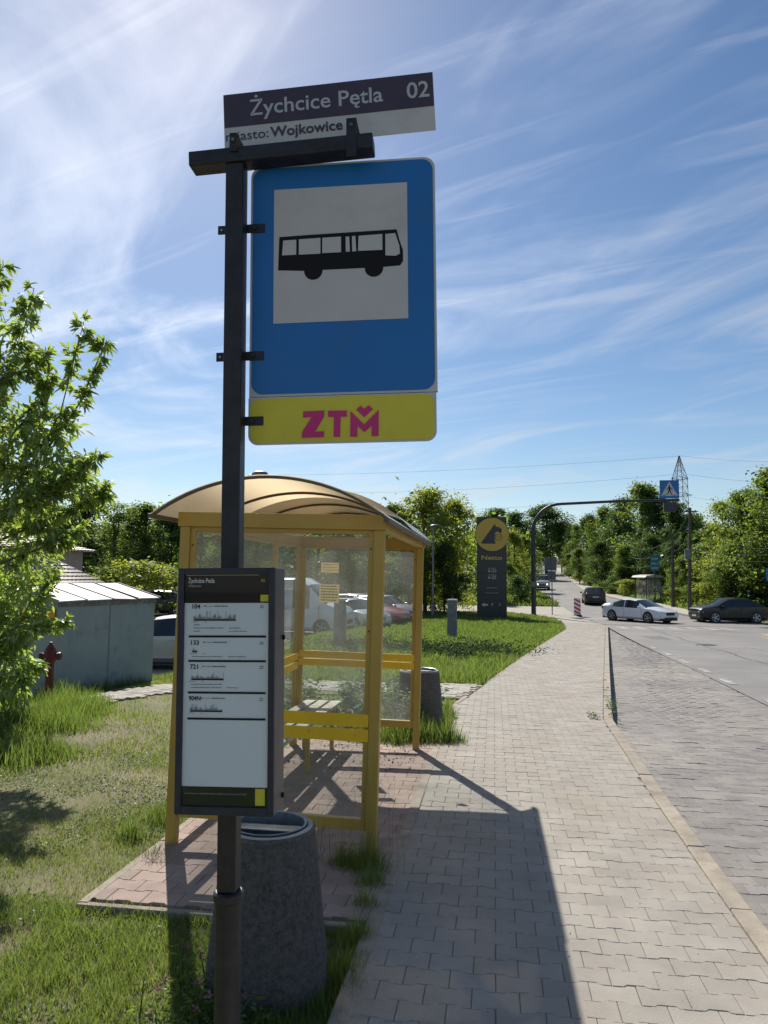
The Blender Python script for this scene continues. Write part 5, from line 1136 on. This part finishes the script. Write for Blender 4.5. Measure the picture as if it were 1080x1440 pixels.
def house(name, label, loc, rz, w, d, wall_h, rise, over=.5):
    T = empty(name, loc, rz, label, 'house')
    mb = MB(); mb.box(-w/2, w/2, -d/2, d/2, -.5, wall_h-.02); mb.build('wall', M['plaster'], T)
    for sx0 in (-w*.28, w*.22):
        mb = MB(); mb.box(sx0-.4, sx0+.4, -d/2-.03, -d/2+.02, wall_h-1.5, wall_h-.5); wn = mb.build('window', M['white'], T)
        mb = MB(); mb.box(sx0-.34, sx0+.34, -d/2-.036, -d/2-.031, wall_h-1.44, wall_h-.56); mb.build('pane', M['carglass'], wn)
    e, zt = d/2+over, wall_h+rise; zb_ = wall_h-rise*over/(d/2); W2 = w/2+over; nrow = max(6, int(math.hypot(e, zt-zb_)/.34))
    def slope(P, Q, R1, R2, nm):           # eave P-Q, ridge R1-R2
        P, Q, R1, R2 = map(Vector, (P, Q, R1, R2)); mb = MB()
        for r_ in range(nrow):
            f0, f1 = r_/nrow, min(1, (r_+1)/nrow+.015); a0, b0, a1, b1 = P.lerp(R1, f0), Q.lerp(R2, f0), P.lerp(R1, f1), Q.lerp(R2, f1); nt_ = max(1, int((b0-a0).length/.3)); up_ = Vector((0, 0, .05))
            for c_ in range(nt_):
                g0, g1 = c_/nt_, (c_+.93)/nt_; h_ = Vector((0, 0, .02))
                q = [a0.lerp(b0, g0)+up_, a0.lerp(b0, g1)+up_+h_, a1.lerp(b1, g1)+h_, a1.lerp(b1, g0)]; mb.add(q, [(0, 1, 2, 3)])
                mb.add([q[0]-up_, q[1]-up_, q[1], q[0]], [(0, 1, 2, 3)])
        o_ = mb.build(nm, M['tile'], T); o_['kind'] = 'stuff'
    rg0 = max(.1, W2-e)
    slope((-W2, -e, zb_), (W2, -e, zb_), (-rg0, 0, zt), (rg0, 0, zt), 'roof_tiles'); slope((W2, e, zb_), (-W2, e, zb_), (rg0, 0, zt), (-rg0, 0, zt), 'roof_tiles')
    slope((W2, -e, zb_), (W2, e, zb_), (rg0, 0, zt), (rg0, 0, zt), 'roof_tiles'); slope((-W2, e, zb_), (-W2, -e, zb_), (-rg0, 0, zt), (-rg0, 0, zt), 'roof_tiles')
    mb = MB(); mb.add([(-W2, -e, zb_-.03), (W2, -e, zb_-.03), (W2, e, zb_-.03), (-W2, e, zb_-.03), (-rg0, 0, zt-.04), (rg0, 0, zt-.04)], [(0, 1, 2, 3), (0, 4, 5, 1), (2, 5, 4, 3), (1, 5, 2), (3, 4, 0)]); mb.build('roof_deck', M['woodbrown'], T)
    for sg in (1, -1):
        mb = MB(); mb.box(-W2, W2, sg*(e+.05)-.05, sg*(e+.05)+.05, zb_-.10, zb_+.0); mb.build('gutter', M['lamp'], T)
    return T
p = at(-60, 800, 40); house('house', 'house with dark tiled roof half hidden by the maple at the left edge', (p.x, p.y, -1.0), R(-6), 9.6, 8, 4.05, 1.2)
p = at(88, 800, 36); house('outbuilding', 'small building with dark brown tiled roof behind the kiosk', (p.x-.2, p.y, -1.0), R(-4), 2.2, 3.0, 2.3, .85, over=.3)

# ------------------------------------------------------------------ posts, lamps, gantry, signs
p = gat(636, 27.5); PC = empty('concrete_post', p, R(-8), 'short grey cabinet post standing in the grass between shelter and pylon sign', 'cabinet post', 'short grey posts on the mound')
mb = MB(); mb.prism([(-.17, -.1), (.17, -.1), (.155, 1.36), (-.155, 1.36)], -.13, .13); mb.build('body', M['post'], PC, bev=.012)
mb = MB(); mb.prism([(-.19, 1.365), (.19, 1.365), (.17, 1.43), (-.17, 1.43)], -.16, .16); mb.build('cap', mat('post_cap', (.42, .43, .42), .8), PC, bev=.015)
p = gat(479, 22.5); PC2 = copy_tree(PC); PC2.location = p; PC2['label'] = 'short grey green cabinet post seen through the shelter glass in front of the parked cars'
def street_lamp(px, D, top, label, arm=0, yaw_=0, rad=.06, arms=1):
    p = gat(px, D); zt = at(px, top, D).z-p[2]; T = empty('street_lamp', p, yaw_, label, 'street lamp', 'street lamps round the car park')
    mb = MB(); mb.tube([(0, 0, -.2), (0, 0, .9), (0, 0, .92), (0, 0, zt)], [rad*1.5, rad*1.4, rad, rad*.7], 10); mb.build('mast', M['lamp'], T, smooth=True)
    for sg in ([1] if arms == 1 else [1, -1]):
        mb = MB(); mb.tube([(0, 0, zt-.05), (sg*arm*.5, 0, zt+.06), (sg*arm, 0, zt+.08)], .03, 8); mb.build('arm', M['lamp'], T)
        hd = MB(); 
        c = (sg*(arm+.28), 0, zt+.10); vs = []; n1, n2 = 16, 6
        for j in range(n2+1):
            ph = -math.pi/2+math.pi*j/n2
            for k in range(n1): th = 2*math.pi*k/n1; vs.append((c[0]+.36*math.cos(th)*math.cos(ph), c[1]+.20*math.sin(th)*math.cos(ph), c[2]+(.13 if ph > 0 else .07)*math.sin(ph)))
        hd.add(vs, [(j*n1+k, j*n1+(k+1) % n1, (j+1)*n1+(k+1) % n1, (j+1)*n1+k) for j in range(n2) for k in range(n1)]); hd.build('lamp_head', M['lamp'], T, smooth=True)
    return T
street_lamp(342, 31, 670, 'street lamp whose flat head shows just above the shelter roof', arm=.35)
street_lamp(609, 50, 742, 'thin street lamp with rounded head right of the shelter', arm=-.15, rad=.075)
street_lamp(600, 62, 738, 'farther street lamp whose head shows left of the thin lamp', arm=-.3, rad=.06)
# gantry
p = gat(750, 53); GA = empty('gantry', p, R(-2), 'dark curved steel gantry post with long arm reaching over the road', 'sign gantry')
zt = at(750, 709, 53).z-p[2]; al = 190/1040*53+.2
mb = MB(); pts = [(0, 0, -.3), (0, 0, zt-2.0)] + [(2.0-2.0*math.cos(a), 0, zt-2.0+2.0*math.sin(a)) for a in np.linspace(.15, math.pi/2, 9)] + [(al*.6, 0, zt+.16), (al, 0, zt+.20)]
n_ = len(pts); mb.tube(pts, [.17, .155]+[.14-.005*k for k in range(n_-3)]+[.055], 14); mb.build('mast', M['galv'], GA, smooth=True)
mb = MB(); mb.lathe([(.26, 0), (.26, .04), (.2, .05)], 16); mb.build('base_flange', M['galv'], GA)
mb = MB(); mb.box(-.13, .13, -.2, -.14, 2.0, 2.35); mb.build('control_box', M['lens'] if False else M['post'], GA)
def crossing_sign(T, x, z, s, y=-.1):
    mb = MB(); mb.box(x-s/2, x+s/2, y-.02, y, z-s/2, z+s/2); pn = mb.build('crossing_sign', M['signblue'], T)
    mb = MB(); mb.prism([(x-s*.44, z-s*.36), (x+s*.44, z-s*.36), (x, z+s*.42)], y-.026, y-.021); mb.build('white_triangle', M['signwhite'], pn)
    mb = MB(); k = s*.0105
    def P_(l): return [(x+a*k, z-s*.36+b*k) for a, b in l]
    mb.prism([(x+math.cos(a)*4*k, z-s*.36+(52+math.sin(a)*4.4)*k) for a in np.linspace(0, 6.28, 12, endpoint=False)], y-.031, y-.027)
    for l in ([(-4, 47), (4, 47), (5, 28), (-4, 27)], [(-4, 28), (2, 28), (-5, 14), (-13, 5), (-16, 7), (-9, 15)], [(0, 28), (5, 28), (8, 16), (15, 5), (11, 3), (4, 14)], [(-4, 46), (-3, 41), (-9, 36), (-12, 28), (-14, 29), (-12, 38)], [(4, 46), (4, 40), (10, 36), (13, 28), (15, 30), (13, 38)]):
        mb.prism(P_(l), y-.0305-.0001*l[0][0], y-.0272)
    for a, b, w_, in ((-32, 2, 14), (18, 2, 14)): mb.prism(P_([(a, b), (a+w_, b), (a+w_, b+2.6), (a, b+2.6)]), y-.030, y-.027)
    mb.build('pedestrian_symbol', M['black'], pn)['kind'] = 'stuff'
    return pn
crossing_sign(GA, al-.55, zt+.95, 1.28)
mb = MB(); mb.box(al-1.25, al+.1, -.12, .12, zt+.10, zt+.29); mb.build('sign_bracket', M['galv'], GA, bev=.01)
mb = MB(); mb.box(al-.95, al-.1, -.12, .14, zt-.62, zt+.06); mb.build('lamp_box', M['galv'], GA, bev=.02)
# sign backs on a thin pole
p = gat(776, 53.5); SB = empty('road_sign', p, R(-4), 'thin pole with two stacked sign backs right of the gantry post', 'road sign')
mb = MB(); mb.tube([(0, 0, -.2), (0, 0, 4.1)], .035, 8); mb.build('pole', M['lamp'], SB)
mb = MB(); mb.box(-.52, .34, .04, .06, 3.15, 4.12); mb.build('sign_panel', M['signback'], SB, bev=.008)
mb = MB(); mb.box(-.30, .28, .04, .06, 2.48, 3.12); mb.build('sign_panel', M['signback'], SB, bev=.008)
# guide barrier
p = gat(811, 53, 0); GBR = empty('guide_barrier', (p[0], p[1], p[2]-.08), R(4), 'red and white striped guide barrier at the kerb of the junction', 'road barrier')
mb = MB(); mb.box(-.24, .24, -.025, .025, .12, 1.30); pl_ = mb.build('panel', M['white'], GBR, bev=.01)
for k in range(4):
    z0 = .16+k*.29; mb = MB(); mb.prism([(-.235, z0+.15), (.235, max(z0-.10, .125)), (.235, max(z0+.05, .13)), (-.235, z0+.29 if z0+.29 < 1.29 else 1.29)], -.030, -.0265); mb.build('red_stripe', M['bollard_red'], pl_)
mb = MB(); mb.box(-.3, .3, -.2, .2, 0, .11); mb.build('foot', M['trim'], GBR, bev=.02)

# pylon sign --------------------------------------------------------------
p = gat(691.5, 50); NP = empty('pylon_sign', (p[0], p[1], p[2]), R(6), 'tall dark advertising pylon with round yellow dog emblem above yellow lettering', 'pylon sign')
ph_ = at(691, 727, 50).z-p[2]; pw = 41/1040*50
mb = MB(); mb.box(-pw/2, pw/2, -.18, .18, -.2, ph_); mb.build('panel', M['netto'], NP, bev=.015)
for z in (ph_*.44, ph_*.23):
    mb = MB(); mb.box(-pw/2+.01, pw/2-.01, -.1825, -.1805, z-.012, z+.012); mb.build('panel_joint', M['black'], NP)
cr = 23.3/1040*50; cz = at(691, 752, 50).z-p[2]
mb = MB(); mb.tube([(0, -.30, cz), (0, -.185, cz)], cr, 48); EM_ = mb.build('emblem_disc', M['nettoy'], NP, bev=.01)
mb = MB(); mb.tube([(0, -.295, cz), (0, -.182, cz)], cr*1.025, 48); mb.build('emblem_rim', M['netto'], EM_)
def ec(x, y): return ((x-395)/180*cr, cz-(y-400)/180*cr)     # crop position in the emblem
mb = MB()
mb.prism([ec(*q) for q in ((278, 488), (405, 310), (428, 282), (432, 305), (445, 318), (470, 320), (498, 338), (500, 355), (492, 383), (474, 385), (468, 372), (440, 370), (425, 385), (423, 470), (432, 488), (430, 499), (285, 499))], -.308, -.301)
for a in ((433, 398, 497, 404), (433, 455, 497, 461), (431, 398, 436, 461), (493, 398, 498, 461), (445, 425, 485, 430)):
    q0 = ec(a[0], a[3]); q1 = ec(a[2], a[1]); mb.box(q0[0], q1[0], -.3075, -.3012, q0[1], q1[1])
mb.build('dog_emblem', M['netto'], EM_)
kz = lambda y: at(691, 700+y*180/1389, 50).z-p[2]
kxn = lambda x: (x-388)*140/1080/1040*50
text('lettering', 'Netto', kxn(275), kz(672), .30, M['nettoy'], NP, -.183, w=kxn(498)-kxn(275), bold=.022)
text('lettering', '6-21', kxn(345), kz(808), .20, M['palegrey'], NP, -.183, w=kxn(432)-kxn(345), bold=.02)
text('lettering', '6-22', kxn(345), kz(878), .20, M['palegrey'], NP, -.183, w=kxn(432)-kxn(345), bold=.02)
mb = MB()
for z_, a, b in ((765, 350, 430), (835, 350, 430), (975, 330, 445), (1032, 318, 455)):
    xx = kxn(a)
    while xx < kxn(b): l = rg.uniform(.05, .12); mb.box(xx, min(xx+l, kxn(b)), -.1835, -.1815, kz(z_+8), kz(z_-6)); xx += l+.03
mb.build('small_print', M['greytext'] if False else mat('print_dim', (.2, .2, .19), .6), NP)['kind'] = 'stuff'
mb = MB(); mb.prism([(kxn(272), kz(1160)), (kxn(308), kz(1138)), (kxn(308), kz(1151)), (kxn(345), kz(1151)), (kxn(345), kz(1170)), (kxn(308), kz(1170)), (kxn(308), kz(1183))], -.184, -.1815); mb.build('arrow', M['signwhite'], NP)
text('lettering', 'P', kxn(380), kz(1172), .18, M['palegrey'], NP, -.183, w=.12, bold=.03)
mb = MB(); zz0 = kz(1172); xq = kxn(470)
for l in (((-.02, .12), (.02, .12), (.05, 0), (.03, 0)), ((-.02, .12), (.01, .12), (-.05, 0), (-.07, 0)), ((-.06, .10), (.07, .13), (.07, .115), (-.06, .085))): mb.prism([(xq+a, zz0+b) for a, b in l], -.184-.0002*len(mb.f), -.1815)
mb.tube([(xq+.01, -.184, zz0+.16), (xq+.01, -.1815, zz0+.16)], .025, 10); mb.build('walking_symbol', M['palegrey'], NP)['kind'] = 'stuff'

# small sign left of the pylon
p = gat(650, 60); SG = empty('small_sign', p, 0, 'tiny pale sign on a thin post left of the pylon sign', 'sign')
mb = MB(); mb.tube([(0, 0, -.2), (0, 0, 2.3)], .03, 6); mb.build('pole', M['lamp'], SG)
mb = MB(); mb.box(-.14, .14, -.05, -.035, 1.75, 2.25); mb.build('panel', mat('sign_pale_teal', (.28, .42, .42), .5), SG)

# far bus stop on the right
p = gat(904, 70); FS = empty('far_bus_shelter', (p[0]+.4, p[1], p[2]+.05), R(-78), 'small far bus shelter with pale roof on the opposite side of the road', 'bus shelter')
for x in (-1.3, 1.3):
    for y in (-.65, .65):
        mb = MB(); mb.box(x-.04, x+.04, y-.04, y+.04, -.2, 2.2); mb.build('post', M['galv'], FS)
mb = MB(); mb.prism([(-.9, 2.2), (.9, 2.2), (.75, 2.38), (0, 2.47), (-.75, 2.38)], -1.6, 1.6); mb.v = [(y, x, z) for x, y, z in mb.v]; mb.f = [f[::-1] for f in mb.f]; mb.build('roof', mat('far_roof', (.40, .38, .34), .6), FS)
for a in ((-1.28, 1.28, .64, .66), ):
    mb = MB(); mb.box(a[0], a[1], a[2], a[3], .25, 2.1); mb.build('glass_pane', M['glass'], FS)
for x in (-1.3, 1.3):
    mb = MB(); mb.box(x-.01, x+.01, -.6, .6, .25, 2.1); mb.build('glass_pane', M['glass'], FS)
p = gat(916, 68); FB = empty('far_stop_sign', (p[0]+.3, p[1], p[2]), R(-3), 'teal blue bus stop board on a post beside the far shelter', 'bus stop sign')
mb = MB(); mb.box(-.04, .04, -.04, .04, -.2, 4.4); mb.box(.55, .60, -.03, .03, -.2, 2.2); mb.build('pole', M['galv'], FB)
mb = MB(); mb.box(-.38, .38, -.07, -.045, 2.9, 4.4); pn = mb.build('panel', M['greensign'], FB)
for z in (3.1, 3.5, 3.95): mb = MB(); mb.box(-.3, .3, -.075, -.0705, z, z+.14); mb.build('stripe', mat('teal_pale', (.25, .42, .45), .5), pn)
mb = MB(); mb.box(.10, .52, -.05, .02, 1.0, 1.9); mb.build('timetable_case', M['post'], FB)

# utility poles and wires
def wire(a, b, sag_, rad, label, name='overhead_wire', group=None, n=20, cat='wire'):
    a, b = Vector(a), Vector(b); mb = MB(); mb.tube([a.lerp(b, k/n)-Vector((0, 0, 4*sag_*(k/n)*(1-k/n))) for k in range(n+1)], rad, 4)
    return tag(mb.build(name, M['wire']), label, cat, group)
def upole(px, D, top, label, box=False, lean=0, lamp=False):
    p = gat(px, D); h = at(px, top, D).z-p[2]; T = empty('utility_pole', p, 0, label, 'utility pole')
    mb = MB(); mb.tube([(0, 0, -.3), (lean, 0, h)], [.15, .10], 10); mb.build('pole', M['wood'], T)
    mb = MB(); mb.box(lean-.45, lean+.45, -.05, .05, h-.35, h-.25); mb.build('cross_arm', M['wood'], T)
    if box: mb = MB(); mb.box(-.30, .15, -.3, -.12, h*.50, h*.50+.75); mb.build('meter_box', M['post'], T, bev=.02)
    if lamp:
        mb = MB(); mb.tube([(lean, 0, h-.1), (lean-1.2, -.2, h+.3), (lean-2.0, -.3, h+.25)], .03, 6); mb.build('arm', M['galv'], T)
        mb = MB(); mb.box(lean-2.6, lean-2.0, -.4, -.2, h+.18, h+.30); mb.build('lamp_head', M['galv'], T, bev=.03)
    return Vector((p[0]+lean, p[1], p[2]+h-.25))
w1 = upole(968, 58, 714, 'tall dark utility pole with meter box and street lamp arm behind the white sedan', True, .25, True)
w2 = upole(945, 62, 752, 'shorter wooden utility pole left of the tall dark pole', False, .1)
w3 = upole(790, 150, 770, 'distant utility pole beside the road top')
gw = 'slack wires along the wood'
for k in range(3):
    wire(w1-Vector((0, 0, .9*k)), w2-Vector((0, 0, .6*k)), .2, .02, ['uppermost', 'middle', 'lowest'][k]+' slack cable between the two utility poles by the junction', group='cables between the utility poles')
    q = at(868-8*k, 752+14*k, 95); wire(w2-Vector((0, 0, .7*k)), q, 1.4, .02, ['uppermost', 'middle', 'lowest'][k]+' slack cable hanging in front of the dark wood left of the utility poles', group=gw)
    q2 = at(1200, 762+10*k, 40); wire(w1-Vector((0, 0, 2.5+.5*k)), q2, .4, .015, ['uppermost', 'middle', 'lowest'][k]+' cable running from the tall utility pole out of the right edge', group='cables leaving to the right')
# lattice tower on the rise
p = at(959, 800, 215); TW = empty('electricity_pylon', (p.x, p.y, G(p.x, 215)-2), R(12), 'tall grey lattice electricity pylon rising behind the wood', 'electricity pylon')
th = at(959, 640, 215).z-TW.location.z
def tw_(z): return 1.75-.2*z/th if z < th*.80 else max(.10, 1.55*(1-(z-th*.80)/(th*.2)))
lv = [0]; 
while lv[-1] < th-.6: lv.append(lv[-1]+max(.9, tw_(lv[-1])*1.5))
lg = MB(); br = MB()
for i in range(len(lv)-1):
    a, b = tw_(lv[i])/1, tw_(lv[i+1])/1; ca = [(-a, -a, lv[i]), (a, -a, lv[i]), (a, a, lv[i]), (-a, a, lv[i])]; cb_ = [(-b, -b, lv[i+1]), (b, -b, lv[i+1]), (b, b, lv[i+1]), (-b, b, lv[i+1])]
    for k in range(4):
        lg.bar(ca[k], cb_[k], .14, .14); br.bar(ca[k], cb_[(k+1) % 4], .07, .07); br.bar(ca[(k+1) % 4], cb_[k], .07, .07); br.bar(cb_[k], cb_[(k+1) % 4], .07, .07)
lg.build('tower_leg', M['tower'], TW)['kind'] = 'stuff'; br.build('lattice_bracing', M['tower'], TW)['kind'] = 'stuff'
mb = MB(); tpz = []
for f, wd in ((.66, 3.6), (.80, 2.6)):
    z = th*f
    mb = MB()
    for sg in (1, -1): mb.bar((0, 0, z+.8), (sg*wd, 0, z), .14, .14); mb.bar((0, 0, z-.5), (sg*wd, 0, z), .14, .14)
    mb.build('cross_arm', M['tower'], TW)
tz_ = [at(950, 667, 213), at(966, 667, 216), at(950, 698, 213), at(966, 698, 216), at(957, 641, 214)]
gW = 'high voltage wires'
for wl_, a, bq in zip(('upper left', 'lower left', 'upper right', 'lower right', 'topmost left', 'topmost right'), *zip(*((tz_[0], at(430, 693, 300)), (tz_[2], at(380, 722, 300)), (tz_[1], at(1300, 676, 150)), (tz_[3], at(1300, 712, 150)), (tz_[4], at(330, 668, 300)), (tz_[4], at(1300, 640, 150))))):
    wire(a, bq, 1.6, .032, wl_+' high voltage wire running from the lattice pylon across the sky', group=gW, n=30)
# crossing sign on the right edge of the road
p = gat(1086, 44); RS = empty('crossing_sign_post', p, R(6), 'blue crossing sign on a post cut by the right edge of the photo', 'road sign')
mb = MB(); mb.tube([(0, 0, -.2), (0, 0, 3.6)], .035, 8); mb.build('pole', M['lamp'], RS)
crossing_sign(RS, 0, 3.0, .75, -.04)
